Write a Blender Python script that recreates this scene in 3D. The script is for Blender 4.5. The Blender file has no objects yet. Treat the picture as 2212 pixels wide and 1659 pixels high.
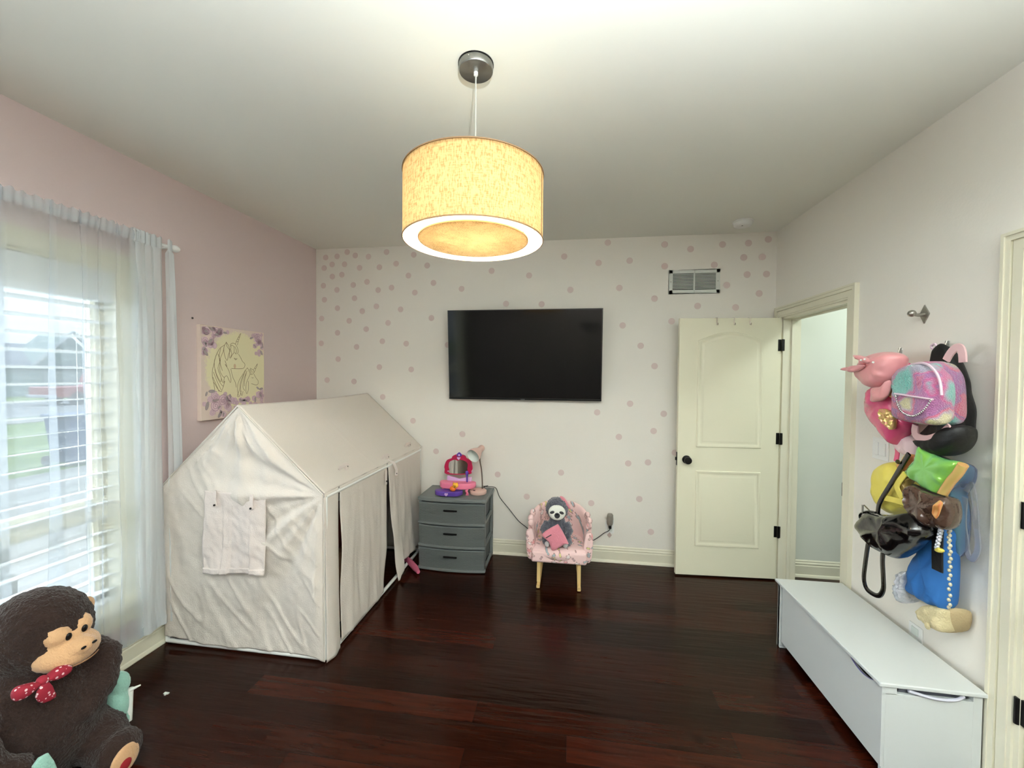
import bpy, bmesh, math, random
from mathutils import Vector, Matrix, noise
random.seed(7)
S=bpy.context.scene; COL=S.collection
PI=math.pi
# ---------------------------------------------------------------- camera
CR=Vector((0.98987186,0.14174081,0.00795241)); CU=Vector((-0.01122513,0.02230489,0.99968820)); CF=Vector((-0.14151923,0.98965248,-0.02367004))
cd=bpy.data.cameras.new('camera'); cam=bpy.data.objects.new('camera',cd); COL.objects.link(cam)
m3=Matrix((CR,CU,-CF)).transposed(); cam.matrix_world=Matrix.Translation((0,0,1.59))@m3.to_4x4()
cd.sensor_fit='HORIZONTAL'; cd.sensor_width=36; cd.lens=36*880.34/2212; cd.clip_start=.02; cd.clip_end=300
S.camera=cam
# ---------------------------------------------------------------- look
vs=S.view_settings; vs.view_transform='Standard'; vs.look='None'; vs.gamma=1; vs.use_curve_mapping=False; vs.exposure=EXPO=0.92
S.cycles.max_bounces=12; S.cycles.diffuse_bounces=7; S.cycles.transparent_max_bounces=24; S.cycles.transmission_bounces=8
try: S.cycles.use_denoising=True
except Exception: pass
# ---------------------------------------------------------------- sky (overcast, brighter towards the zenith)
w=bpy.data.worlds.new('overcast_sky'); S.world=w; w.use_nodes=True; nt=w.node_tree; nt.nodes.clear()
N=nt.nodes.new; Lk=nt.links.new
tc=N('ShaderNodeTexCoord'); sp=N('ShaderNodeSeparateXYZ'); Lk(tc.outputs['Generated'],sp.inputs[0])
mr=N('ShaderNodeMapRange'); mr.inputs[1].default_value=0.0; mr.inputs[2].default_value=.75; mr.inputs[3].default_value=.56; mr.inputs[4].default_value=SKY_Z=2.0
Lk(sp.outputs[2],mr.inputs[0]); bg=N('ShaderNodeBackground'); bg.inputs[0].default_value=(.80,.91,1,1); Lk(mr.outputs[0],bg.inputs[1])
ow=N('ShaderNodeOutputWorld'); Lk(bg.outputs[0],ow.inputs[0])
def area(name,loc,rot,sx,sy,power,col=(1,1,1),portal=False):
    l=bpy.data.lights.new(name,'AREA'); l.shape='RECTANGLE'; l.size=sx; l.size_y=sy; l.energy=power; l.color=col
    o=bpy.data.objects.new(name,l); COL.objects.link(o); o.location=loc; o.rotation_euler=rot
    if portal: l.cycles.is_portal=True
    return o
XL,XR,YB,YR,H=-2.36,1.615,3.53,-2.0,2.74
area('window_portal',(-2.55,1.0,1.25),(0,-PI/2,0),1.8,1.8,1,portal=True)
area('window_portal',(-2.55,-1.0,1.275),(0,-PI/2,0),2.35,1.75,1,portal=True)
def aim(o,to): o.rotation_euler=(Vector(to)-o.location).to_track_quat('-Z','Y').to_euler()
# added area light out of view, standing in for sky to fill the room
sg=area('added_sky_fill',(-7.0,.3,2.4),(0,0,0),5,3.4,SKY_FILL,(.90,.95,1)) if (SKY_FILL:=500) else None
aim(sg,(-2.4,.6,1.2))
def point(name,loc,power,col,r=.03):
    l=bpy.data.lights.new(name,'POINT'); l.energy=power; l.color=col; l.shadow_soft_size=r
    o=bpy.data.objects.new(name,l); COL.objects.link(o); o.location=loc; return o
FILL_P=480; LAMP_P=80; HALL_P=12
for dx,dy in ((-.07,-.04),(.08,-.03),(0,.08)):
    point('pendant_bulb',(-.36+dx,1.485+dy,2.17),LAMP_P/3,(.97,1,.92),.04)
area('hall_ceiling_lamp',(2.6,2.6,2.70),(0,0,0),.5,.5,HALL_P,(.90,1,.97))
# measured outlines in wall coordinates (metres)
D={'cap_crown':[(2.265,1.638),(2.234,1.676),(2.187,1.696),(2.135,1.708),(2.061,1.702),(2.029,1.68),(2.036,1.639),(2.057,1.598),(2.086,1.567),(2.129,1.547),(2.181,1.54),(2.244,1.577),(2.264,1.607)],'cap_visor':[(2.139,1.541),(2.091,1.547),(2.044,1.577),(2.047,1.528),(2.07,1.494),(2.107,1.478),(2.153,1.476),(2.148,1.514)],'bow_a':[(2.125,1.655),(2.174,1.668),(2.207,1.687),(2.222,1.698),(2.182,1.695),(2.14,1.682),(2.112,1.666)],'bow_b':[(2.133,1.648),(2.2,1.646),(2.26,1.638),(2.295,1.627),(2.251,1.62),(2.202,1.613),(2.163,1.624),(2.136,1.638)],'heart':[(2.322,1.444),(2.306,1.498),(2.252,1.552),(2.182,1.603),(2.141,1.67),(2.1,1.659),(2.087,1.621),(2.096,1.57),(2.093,1.49),(2.079,1.42),(2.058,1.385),(2.076,1.346),(2.115,1.297),(2.145,1.273),(2.183,1.301),(2.251,1.347),(2.294,1.384)],'heart_seq1':[(2.157,1.431),(2.119,1.444),(2.082,1.428),(2.069,1.396),(2.073,1.354),(2.104,1.359),(2.143,1.388)],'heart_seq3':[(2.268,1.435),(2.224,1.451),(2.203,1.423),(2.218,1.388),(2.253,1.39)],'heart_seq2':[(2.086,1.546),(2.063,1.56),(2.04,1.556),(2.038,1.51),(2.06,1.491),(2.094,1.512)],'tail':[(2.217,1.272),(2.2,1.235),(2.208,1.183)],'fur_front':[(1.93,1.419),(1.935,1.479),(1.936,1.541),(1.926,1.584),(1.901,1.623),(1.861,1.643),(1.822,1.648),(1.785,1.639),(1.753,1.613),(1.732,1.575),(1.724,1.525),(1.728,1.471),(1.733,1.418),(1.804,1.406),(1.877,1.41)],'fur_back':[(2.086,1.603),(2.016,1.652),(1.94,1.659),(1.879,1.648),(1.847,1.611),(1.834,1.566),(1.828,1.506),(1.825,1.433),(1.839,1.407),(1.884,1.397),(1.98,1.39),(2.034,1.402),(2.07,1.491)],'fur_pipe':[(1.911,1.541),(1.904,1.584),(1.88,1.622),(1.841,1.642),(1.802,1.647),(1.765,1.638),(1.734,1.611),(1.715,1.575),(1.707,1.526)],'fur_zip':[(1.889,1.523),(1.836,1.519),(1.774,1.514),(1.709,1.51)],'fur_chain':[(1.878,1.515),(1.869,1.484),(1.85,1.456),(1.82,1.442),(1.791,1.44),(1.759,1.454),(1.733,1.478),(1.713,1.508)],'blk_body':[(2.0,1.719),(1.942,1.717),(1.888,1.611),(1.875,1.545),(1.851,1.472),(1.851,1.403),(1.853,1.353),(1.873,1.304),(1.921,1.268),(1.964,1.261),(2.009,1.27),(2.047,1.296),(2.063,1.312),(1.987,1.364),(1.994,1.541)],'blk_strap1':[(1.896,1.661),(1.878,1.69),(1.857,1.709),(1.837,1.708),(1.827,1.683),(1.824,1.651)],'blk_strap2':[(1.787,1.402),(1.829,1.364),(1.884,1.339),(1.928,1.339),(1.949,1.357),(1.945,1.389)],'blk_low':[(1.964,1.321),(1.89,1.334),(1.836,1.362),(1.807,1.402),(1.766,1.407),(1.76,1.365),(1.783,1.318),(1.829,1.283),(1.869,1.277),(1.912,1.286),(1.943,1.302)],'hook':[(2.13,1.883)],'hooks2':[(2.269,1.726),(2.016,1.74)],'switch':[(2.419,1.26),(2.337,1.254),(2.337,1.174),(2.423,1.173)],'pinkpuff':[(2.179,1.27),(2.151,1.31),(2.096,1.324),(2.062,1.301),(2.059,1.258),(2.066,1.229),(2.113,1.23),(2.149,1.241)],'green':[(1.926,1.258),(1.918,1.286),(1.904,1.309),(1.88,1.293),(1.84,1.28),(1.792,1.276),(1.736,1.273),(1.764,1.22),(1.788,1.176),(1.818,1.134),(1.846,1.134),(1.874,1.136),(1.928,1.154),(1.98,1.176),(1.949,1.217)],'green_edge':[(1.719,1.27),(1.74,1.231),(1.766,1.196),(1.8,1.136)],'orange':[(2.045,1.194),(2.023,1.229),(2.004,1.257),(1.953,1.254),(1.964,1.209),(2.014,1.168),(2.034,1.177)],'purple':[(1.999,1.259),(1.935,1.251),(1.86,1.251),(1.844,1.238),(1.858,1.183),(1.892,1.119),(1.873,1.025),(1.87,0.876),(1.899,0.863),(1.913,0.959),(1.93,1.108),(1.966,1.176)],'yellow':[(2.229,1.14),(2.177,1.182),(2.119,1.194),(2.069,1.16),(2.035,1.13),(2.026,1.061),(2.031,1.005),(2.083,0.971),(2.146,0.944),(2.191,0.958),(2.216,1.005),(2.223,1.081)],'yellow_win':[(2.039,1.157),(2.012,1.178),(1.978,1.18),(1.951,1.168),(1.97,1.142),(1.982,1.112),(1.961,1.081),(1.993,1.06),(2.014,1.065),(2.03,1.11)],'yellow_strap':[(1.966,1.176),(2.004,1.123),(2.003,1.096),(1.975,1.067)],'yellow_strap2':[(2.078,1.038),(2.021,1.045),(1.942,1.053)],'white':[(1.488,1.188),(1.459,1.192),(1.429,1.191),(1.435,1.161),(1.447,1.146),(1.47,1.146),(1.492,1.161)],'brown':[(1.925,1.118),(1.916,1.136),(1.889,1.146),(1.848,1.139),(1.804,1.137),(1.757,1.137),(1.74,1.109),(1.736,1.064),(1.752,1.016),(1.788,1.003),(1.837,0.999),(1.884,1.002),(1.914,1.009),(1.928,1.049)],'orange2':[(1.742,1.125),(1.723,1.126),(1.728,1.101),(1.745,1.056),(1.764,1.073)],'blackbag':[(2.113,0.954),(2.046,0.971),(1.97,0.995),(1.894,1.033),(1.846,1.02),(1.817,0.996),(1.81,0.969),(1.837,0.933),(1.882,0.874),(1.95,0.812),(2.004,0.805),(2.062,0.802),(2.128,0.826),(2.17,0.851),(2.174,0.88)],'bb_strap':[(1.942,1.267),(1.985,1.197),(2.03,1.121),(2.085,1.032),(2.103,0.993),(2.107,0.957)],'bb_loop':[(2.053,0.975),(2.1,0.965),(2.148,0.937),(2.151,0.915),(2.13,0.908),(2.098,0.915)],'bb_long':[(2.08,0.871),(2.094,0.82),(2.108,0.727),(2.116,0.647),(2.102,0.608),(2.07,0.599),(2.02,0.611),(1.996,0.652),(1.998,0.706),(2.005,0.774),(2.003,0.83)],'totestrap':[(1.826,0.99),(1.826,0.912),(1.822,0.825)],'tote':[(1.954,0.946),(1.875,0.976),(1.871,0.897),(1.861,0.877),(1.858,0.778),(1.865,0.655),(1.902,0.64),(1.954,0.629),(2.004,0.626),(2.045,0.628),(2.033,0.712),(2.016,0.786),(1.974,0.848),(1.954,0.872)],'tag':[(1.825,0.906),(1.81,0.923),(1.786,0.921),(1.796,0.907)],'rope':[(1.8,1.016),(1.802,0.967),(1.795,0.902),(1.794,0.806),(1.791,0.696)],'cord2':[(1.801,0.998),(1.808,0.961),(1.815,0.919)],'teal':[(0.937,1.381),(0.925,1.374),(0.922,1.341),(0.921,1.302),(0.915,1.275),(0.914,1.243),(0.927,1.236),(0.931,1.283),(0.934,1.332)],'loopw':[(1.877,1.133),(1.857,1.168),(1.839,1.095),(1.828,0.991),(1.821,0.922),(1.839,0.874),(1.86,0.885),(1.872,0.945),(1.883,1.011)],'glitter':[(2.076,0.7),(2.053,0.719),(2.032,0.721),(2.034,0.673),(2.042,0.613),(2.054,0.573),(2.088,0.557),(2.095,0.601),(2.081,0.649)],'glit_strap':[(1.985,0.837),(2.009,0.783),(2.033,0.725)],'pinkplush':[(1.567,0.835),(1.54,0.854),(1.502,0.859),(1.483,0.853),(1.496,0.831),(1.529,0.817),(1.564,0.807),(1.579,0.812)],'straw':[(1.979,0.576),(1.941,0.625),(1.867,0.651),(1.858,0.612),(1.861,0.56),(1.908,0.545),(1.956,0.552)],'straw_side':[(1.929,0.619),(1.891,0.645),(1.854,0.662),(1.845,0.624),(1.859,0.573),(1.887,0.547),(1.923,0.526),(2.002,0.518),(1.98,0.591)],'straw_band':[(1.889,0.674),(1.857,0.662),(1.891,0.643)],'outlet_r':[(2.217,0.403),(2.136,0.431),(2.131,0.391),(2.152,0.372),(2.212,0.371)],'canvas':[(2.286,1.878),(2.832,1.912),(2.817,1.362),(2.3,1.274)],'unicorn':[[(2.486,1.796),(2.47,1.773),(2.439,1.754),(2.418,1.727),(2.398,1.688),(2.388,1.649),(2.375,1.602),(2.374,1.556),(2.384,1.513),(2.391,1.471)],[(2.418,1.727),(2.393,1.675),(2.39,1.628),(2.404,1.577),(2.426,1.538),(2.439,1.525),(2.442,1.547)],[(2.441,1.75),(2.428,1.702),(2.432,1.642),(2.432,1.599),(2.452,1.564),(2.467,1.555),(2.488,1.564),(2.515,1.517),(2.52,1.546),(2.505,1.599),(2.474,1.643)],[(2.418,1.71),(2.433,1.667),(2.417,1.616),(2.437,1.564),(2.457,1.516),(2.467,1.555)],[(2.47,1.773),(2.459,1.729),(2.438,1.685),(2.437,1.642),(2.452,1.599)],[(2.486,1.796),(2.491,1.766),(2.512,1.741),(2.501,1.705),(2.49,1.669),(2.469,1.708),(2.464,1.756)],[(2.486,1.792),(2.507,1.767),(2.517,1.728)],[(2.474,1.669),(2.489,1.626),(2.476,1.643)],[(2.382,1.59),(2.406,1.534),(2.441,1.469)],[(2.377,1.556),(2.406,1.496),(2.425,1.457)],[(2.392,1.607),(2.416,1.543),(2.456,1.494),(2.467,1.529)],[(2.441,1.456),(2.459,1.494),(2.47,1.529)],[(2.384,1.522),(2.416,1.474),(2.441,1.456)],[(2.515,1.777),(2.534,1.791),(2.561,1.787),(2.578,1.763),(2.586,1.736),(2.577,1.718)],[(2.517,1.768),(2.534,1.778),(2.55,1.761),(2.547,1.725),(2.538,1.716)],[(2.522,1.746),(2.53,1.715),(2.516,1.684),(2.538,1.716)],[(2.555,1.771),(2.569,1.744),(2.566,1.717),(2.555,1.73)],[(2.523,1.777),(2.522,1.755),(2.511,1.732),(2.511,1.688)],[(2.561,1.784),(2.578,1.822),(2.61,1.868),(2.589,1.814),(2.578,1.781)],[(2.578,1.822),(2.592,1.823)],[(2.57,1.803),(2.586,1.807)],[(2.59,1.836),(2.601,1.842)],[(2.549,1.689),(2.563,1.683),(2.577,1.686)],[(2.555,1.685),(2.56,1.677),(2.571,1.68)],[(2.588,1.718),(2.605,1.696),(2.622,1.669),(2.645,1.647),(2.633,1.619),(2.587,1.614),(2.526,1.615)],[(2.521,1.613),(2.537,1.555),(2.558,1.519),(2.566,1.482)],[(2.669,1.622),(2.645,1.601),(2.627,1.577),(2.598,1.541),(2.581,1.505),(2.577,1.464),(2.585,1.423)],[(2.669,1.622),(2.681,1.601),(2.692,1.578),(2.674,1.545),(2.656,1.508),(2.652,1.461),(2.661,1.433),(2.676,1.47),(2.674,1.526)],[(2.651,1.605),(2.627,1.554),(2.609,1.509),(2.603,1.463),(2.614,1.421),(2.626,1.453)],[(2.633,1.577),(2.603,1.518),(2.597,1.472),(2.574,1.421),(2.597,1.422),(2.609,1.458)],[(2.657,1.587),(2.633,1.536),(2.626,1.481),(2.643,1.457)],[(2.663,1.601),(2.644,1.545),(2.638,1.489)],[(2.693,1.62),(2.723,1.606),(2.729,1.587),(2.705,1.573),(2.692,1.578)],[(2.723,1.606),(2.765,1.655),(2.742,1.606),(2.729,1.587)],[(2.736,1.621),(2.748,1.616)],[(2.693,1.615),(2.717,1.587)],[(2.687,1.611),(2.705,1.578)],[(2.707,1.552),(2.717,1.547),(2.724,1.551)],[(2.729,1.578),(2.748,1.549),(2.77,1.525),(2.766,1.5),(2.741,1.496),(2.704,1.507)]],'roses':[(2.455,1.399,0.0465),(2.39,1.433,0.0341),(2.397,1.364,0.0434),(2.356,1.413,0.0248),(2.552,1.388,0.0279),(2.77,1.872,0.0434),(2.405,1.854,0.0372),(2.435,1.87,0.0279),(2.332,1.854,0.031),(2.322,1.792,0.031),(2.772,1.423,0.031),(2.728,1.396,0.0248),(2.782,1.815,0.0279),(2.503,1.405,0.031),(2.804,1.382,0.0217),(2.312,1.729,0.0248),(2.631,1.365,0.0248),(2.497,1.347,0.031)],'leaves':[(2.369,1.463,0.0248),(2.332,1.369,0.0279),(2.371,1.871,0.0186),(2.36,1.791,0.0217),(2.804,1.739,0.0186),(2.798,1.465,0.0186),(2.74,1.386,0.0186),(2.643,1.385,0.0186),(2.429,1.305,0.0248),(2.326,1.713,0.0217),(2.707,1.842,0.0155),(2.514,1.422,0.0155),(2.476,1.857,0.0155),(2.328,1.448,0.0155),(2.766,1.471,0.0155)],'dots':[(-2.264,2.662),(-2.15,2.669),(-2.05,2.705),(-1.97,2.671),(-1.841,2.656),(-1.666,2.692),(-1.407,2.659),(-2.2,2.596),(-2.076,2.594),(-2.28,2.565),(-1.928,2.557),(-1.735,2.557),(-1.574,2.584),(-1.281,2.559),(-2.198,2.484),(-2.103,2.499),(-1.457,2.474),(-2.288,2.402),(-1.99,2.402),(-1.856,2.427),(-1.618,2.369),(-1.222,2.403),(-2.152,2.36),(-1.747,2.35),(-1.396,2.32),(-2.278,2.271),(-1.978,2.28),(-1.764,2.202),(-2.147,2.191),(-1.902,2.16),(-1.531,2.171),(-2.306,2.097),(-2.031,2.073),(-1.651,2.05),(-1.24,2.09),(-1.863,1.995),(-2.147,1.963),(-2.311,1.866),(-1.958,1.832),(-1.706,1.883),(-1.477,1.861),(-2.142,1.719),(-1.735,1.647),(-1.429,1.627),(-2.253,1.523),(-1.984,1.512),(-1.702,1.373),(-0.693,2.495),(-0.363,2.446),(-0.963,2.344),(-0.563,2.206),(-0.252,2.197),(-0.008,2.315),(0.225,2.536),(0.479,2.547),(0.761,2.493),(0.399,2.322),(0.684,2.228),(0.43,2.008),(0.823,2.039),(0.579,1.837),(0.693,1.668),(0.5,1.351),(0.229,1.272),(0.773,1.272),(0.694,1.126),(0.412,1.068),(0.867,0.95),(0.492,0.846),(0.653,0.861),(-0.07,0.744),(-0.626,0.704),(-0.366,0.52),(0.189,0.492),(0.587,0.548),(0.685,0.275),(-1.411,1.161),(-0.948,1.052),(-1.192,0.89),(-0.063,2.599),(0.299,2.703),(0.758,2.671),(0.962,2.626),(1.207,2.654),(1.403,2.658),(1.55,2.682),(1.37,2.545),(1.509,2.544),(1.147,2.492),(1.398,2.407),(1.542,2.407),(1.245,2.326),(1.491,2.254),(1.024,2.161),(1.316,2.145),(-1.088,1.849)],'mirror_out':[(-1.033,0.735),(-1.05,0.778),(-1.054,0.801),(-1.044,0.835),(-1.028,0.859),(-0.991,0.874),(-0.984,0.891),(-0.953,0.907),(-0.924,0.91),(-0.885,0.904),(-0.868,0.893),(-0.861,0.879),(-0.824,0.86),(-0.814,0.831),(-0.808,0.791),(-0.82,0.768),(-0.833,0.744)],'mirror_glass':[(-1.0,0.747),(-1.007,0.78),(-1.014,0.803),(-1.008,0.84),(-0.984,0.857),(-0.957,0.863),(-0.936,0.856),(-0.909,0.864),(-0.878,0.858),(-0.854,0.842),(-0.847,0.823),(-0.852,0.789),(-0.857,0.753)],'crest':[(-0.944,0.907),(-0.937,0.919),(-0.922,0.93),(-0.908,0.92),(-0.899,0.909),(-0.903,0.896),(-0.94,0.894)],'heart1':[(-0.925,0.864),(-0.941,0.88),(-0.937,0.888),(-0.925,0.885),(-0.914,0.889),(-0.909,0.881)],'heart2':[(-0.948,0.67),(-0.964,0.687),(-0.961,0.696),(-0.948,0.692),(-0.936,0.698),(-0.931,0.688)],'lampthings':[(-0.795,0.933),(-0.715,0.988),(-0.743,0.902),(-0.713,0.659),(-0.741,0.618)],'cable':[(-0.732,0.592),(-0.662,0.587),(-0.599,0.508),(-0.516,0.411),(-0.434,0.313),(-0.36,0.257),(-0.11,0.111),(0.172,0.158),(0.241,0.203),(0.298,0.25),(0.34,0.276),(0.355,0.321)]}
# ---------------------------------------------------------------- helpers
def lin(c):
    c=c/255.; return c/12.92 if c<=.04045 else ((c+.055)/1.055)**2.4
def RGB(r,g,b): return (lin(r),lin(g),lin(b),1)
MATS={}
def mat(name,col,rough=.6,metal=0,sheen=0,bump=None,var=None,spec=.5,coat=0,trans=0,emit=0,emcol=None,alpha=1):
    """bump=(scale,strength[,stretch xyz]) noise bump; var=(scale,amount) mottled colour"""
    m=bpy.data.materials.new(name); m.use_nodes=True; t=m.node_tree; b=t.nodes['Principled BSDF']
    c=RGB(*col); b.inputs['Base Color'].default_value=c; b.inputs['Roughness'].default_value=rough
    b.inputs['Metallic'].default_value=metal; b.inputs['Specular IOR Level'].default_value=spec
    if sheen: b.inputs['Sheen Weight'].default_value=sheen; b.inputs['Sheen Roughness'].default_value=.4
    if coat: b.inputs['Coat Weight'].default_value=coat; b.inputs['Coat Roughness'].default_value=.08
    if trans: b.inputs['Transmission Weight'].default_value=trans
    if alpha<1: b.inputs['Alpha'].default_value=alpha
    if emit: b.inputs['Emission Color'].default_value=RGB(*(emcol or col)); b.inputs['Emission Strength'].default_value=emit
    tcn=t.nodes.new('ShaderNodeTexCoord')
    if var:
        n=t.nodes.new('ShaderNodeTexNoise'); n.inputs['Scale'].default_value=var[0]; n.inputs['Detail'].default_value=4
        t.links.new(tcn.outputs['Object'],n.inputs['Vector'])
        mx=t.nodes.new('ShaderNodeMix'); mx.data_type='RGBA'
        mx.inputs[6].default_value=tuple(x*(1-var[1]) for x in c[:3])+(1,); mx.inputs[7].default_value=tuple(min(1,x*(1+var[1])) for x in c[:3])+(1,)
        t.links.new(n.outputs[0],mx.inputs[0]); t.links.new(mx.outputs[2],b.inputs['Base Color'])
    if bump:
        n=t.nodes.new('ShaderNodeTexNoise'); n.inputs['Scale'].default_value=bump[0]; n.inputs['Detail'].default_value=3
        if len(bump)>2:
            mp=t.nodes.new('ShaderNodeMapping'); mp.inputs['Scale'].default_value=bump[2]; t.links.new(tcn.outputs['Object'],mp.inputs[0]); t.links.new(mp.outputs[0],n.inputs['Vector'])
        else: t.links.new(tcn.outputs['Object'],n.inputs['Vector'])
        bp=t.nodes.new('ShaderNodeBump'); bp.inputs['Strength'].default_value=bump[1]; bp.inputs['Distance'].default_value=.01
        t.links.new(n.outputs[0],bp.inputs['Height']); t.links.new(bp.outputs[0],b.inputs['Normal'])
    MATS[name]=m; return m
class G:
    def __init__(s): s.v=[]; s.f=[]
    def add(s,v,f):
        k=len(s.v); s.v+= [Vector(p) for p in v]; s.f+=[tuple(i+k for i in q) for q in f]; return s
    def box(s,x0,y0,z0,x1,y1,z1,M=None):
        v=[Vector(p) for p in((x0,y0,z0),(x1,y0,z0),(x1,y1,z0),(x0,y1,z0),(x0,y0,z1),(x1,y0,z1),(x1,y1,z1),(x0,y1,z1))]
        if M: v=[M@p for p in v]
        return s.add(v,[(0,3,2,1),(4,5,6,7),(0,1,5,4),(1,2,6,5),(2,3,7,6),(3,0,4,7)])
    def tube(s,path,r,n=10,flat=None,up=None):
        """sweep a circle (or, with flat=(w,t), a flat strap) along the path"""
        P=[Vector(p) for p in path]; L=len(P); rr=r if isinstance(r,(list,tuple)) else [r]*L
        vs_=[]; prev=None
        for i,p in enumerate(P):
            d=(P[min(i+1,L-1)]-P[max(i-1,0)]).normalized()
            if up: a=Vector(up).cross(d)
            elif prev: a=prev-d*prev.dot(d)
            else: a=d.cross(Vector((0,0,1)) if abs(d.z)<.9 else Vector((1,0,0)))
            if a.length<1e-6: a=d.orthogonal()
            a.normalize(); b=d.cross(a); prev=a
            for k in range(n):
                t=2*PI*k/n
                if flat:
                    cx,sx=math.cos(t),math.sin(t); e=.35
                    vs_.append(p+a*(flat[0]*math.copysign(abs(cx)**e,cx))+b*(flat[1]*math.copysign(abs(sx)**e,sx)))
                else: vs_.append(p+a*math.cos(t)*rr[i]+b*math.sin(t)*rr[i])
        f=[(i*n+k,i*n+(k+1)%n,(i+1)*n+(k+1)%n,(i+1)*n+k) for i in range(L-1) for k in range(n)]
        f+=[tuple(range(n))[::-1],tuple((L-1)*n+k for k in range(n))]
        return s.add(vs_,f)
    def lathe(s,prof,c=(0,0,0),n=32,M=None,closed=False):
        c=Vector(c); vs_=[]; L=len(prof)
        for r,z in prof:
            for k in range(n):
                t=2*PI*k/n; p=Vector((r*math.cos(t),r*math.sin(t),z)); vs_.append((M@p if M else p)+c)
        f=[(i*n+k,i*n+(k+1)%n,(i+1)*n+(k+1)%n,(i+1)*n+k) for i in range(L-1) for k in range(n)]
        if closed: f+=[((L-1)*n+k,(L-1)*n+(k+1)%n,(k+1)%n,k) for k in range(n)]
        elif prof[0][0]>1e-6: f.append(tuple(range(n))[::-1])
        if not closed and prof[-1][0]>1e-6: f.append(tuple((L-1)*n+k for k in range(n)))
        return s.add(vs_,f)
    def ball(s,c,r,M=None,n=20,h=12):
        r=(r,r,r) if isinstance(r,(int,float)) else r; c=Vector(c)
        vs_=[]
        for i in range(h+1):
            a=PI*i/h
            for k in range(n):
                t=2*PI*k/n; p=Vector((r[0]*math.sin(a)*math.cos(t),r[1]*math.sin(a)*math.sin(t),r[2]*math.cos(a))); vs_.append((M@p if M else p)+c)
        return s.add(vs_,[(i*n+k,(i+1)*n+k,(i+1)*n+(k+1)%n,i*n+(k+1)%n) for i in range(h) for k in range(n)])
    def grid(s,fn,nu,nv):
        vs_=[fn(i/nu,j/nv) for j in range(nv+1) for i in range(nu+1)]
        return s.add(vs_,[(j*(nu+1)+i,j*(nu+1)+i+1,(j+1)*(nu+1)+i+1,(j+1)*(nu+1)+i) for j in range(nv) for i in range(nu)])
    def prism(s,pts,ax,a,b):
        """extrude a 2D outline between two values on an axis"""
        n=len(pts); P3=lambda p,t:{'x':(t,p[0],p[1]),'y':(p[0],t,p[1]),'z':(p[0],p[1],t)}[ax]
        return s.add([P3(p,a) for p in pts]+[P3(p,b) for p in pts],[tuple(range(n)),tuple(range(n,2*n))[::-1]]+[(i,(i+1)%n,n+(i+1)%n,n+i) for i in range(n)])
    def puff(s,pts,ax,d,back,front,smooth=4,box=.5,wr=0,wf=14):
        """padded shape: the outline is its widest ring at depth d"""
        o=catmull(pts,smooth) if smooth else pts
        cx=sum(p[0] for p in o)/len(o); cy=sum(p[1] for p in o)/len(o)
        rings=[(.45,back),(.72,d+(back-d)*.96),(.86,d+(back-d)*.8),(.96,d+(back-d)*.45),(1,d)]
        for t in (.12,.25,.38,.5,.62,.75,.86,.94): rings.append((math.cos(t*PI/2)**box,d+(front-d)*math.sin(t*PI/2)))
        P3=lambda x,y,t:{'x':(t,x,y),'y':(x,t,y),'z':(x,y,t)}[ax]
        vs_=[]; n=len(o)
        sgn=1 if front>back else -1
        for k_,(sc,t) in enumerate(rings):
            for p in o:
                x_,y_=cx+(p[0]-cx)*sc,cy+(p[1]-cy)*sc; q=0
                if wr and k_>3: q=wr*(1.6*max(0,1-4*abs(noise.noise(Vector((x_*wf,y_*wf*.7+x_*3,d*9)))))-.6+noise.noise(Vector((x_*wf*2,y_*wf*2,3))))*min(1,(k_-3)/2)
                vs_.append(P3(x_,y_,t+sgn*q))
        k=len(rings); vs_+=[P3(cx,cy,back),P3(cx,cy,front)]
        f=[(i*n+j,i*n+(j+1)%n,(i+1)*n+(j+1)%n,(i+1)*n+j) for i in range(k-1) for j in range(n)]
        f+=[(k*n,(j+1)%n,j) for j in range(n)]+[(k*n+1,(k-1)*n+j,(k-1)*n+(j+1)%n) for j in range(n)]
        return s.add(vs_,f)
def catmull(p,k,closed=True):
    o=[];n=len(p); rng=range(n) if closed else range(n-1)
    g=lambda i:Vector(p[i%n]) if closed else Vector(p[max(0,min(n-1,i))])
    for i in rng:
        a,b,c,d=g(i-1),g(i),g(i+1),g(i+2)
        for j in range(k):
            t=j/k; o.append(tuple(.5*((2*b)+(c-a)*t+(2*a-5*b+4*c-d)*t*t+(3*b-a-3*c+d)*t**3)))
    if not closed: o.append(tuple(p[-1]))
    return o
def tag(o,label=None,cat=None,group=None,kind=None):
    if label:o['label']=label
    if cat:o['category']=cat
    if group:o['group']=group
    if kind:o['kind']=kind
    return o
def thing(name,base,label,cat,group=None):
    o=bpy.data.objects.new(name,None); COL.objects.link(o); o.location=base; o.empty_display_size=.05; o['_b']=1
    return tag(o,label,cat,group)
def root(o):
    while o.parent: o=o.parent
    return o
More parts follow.
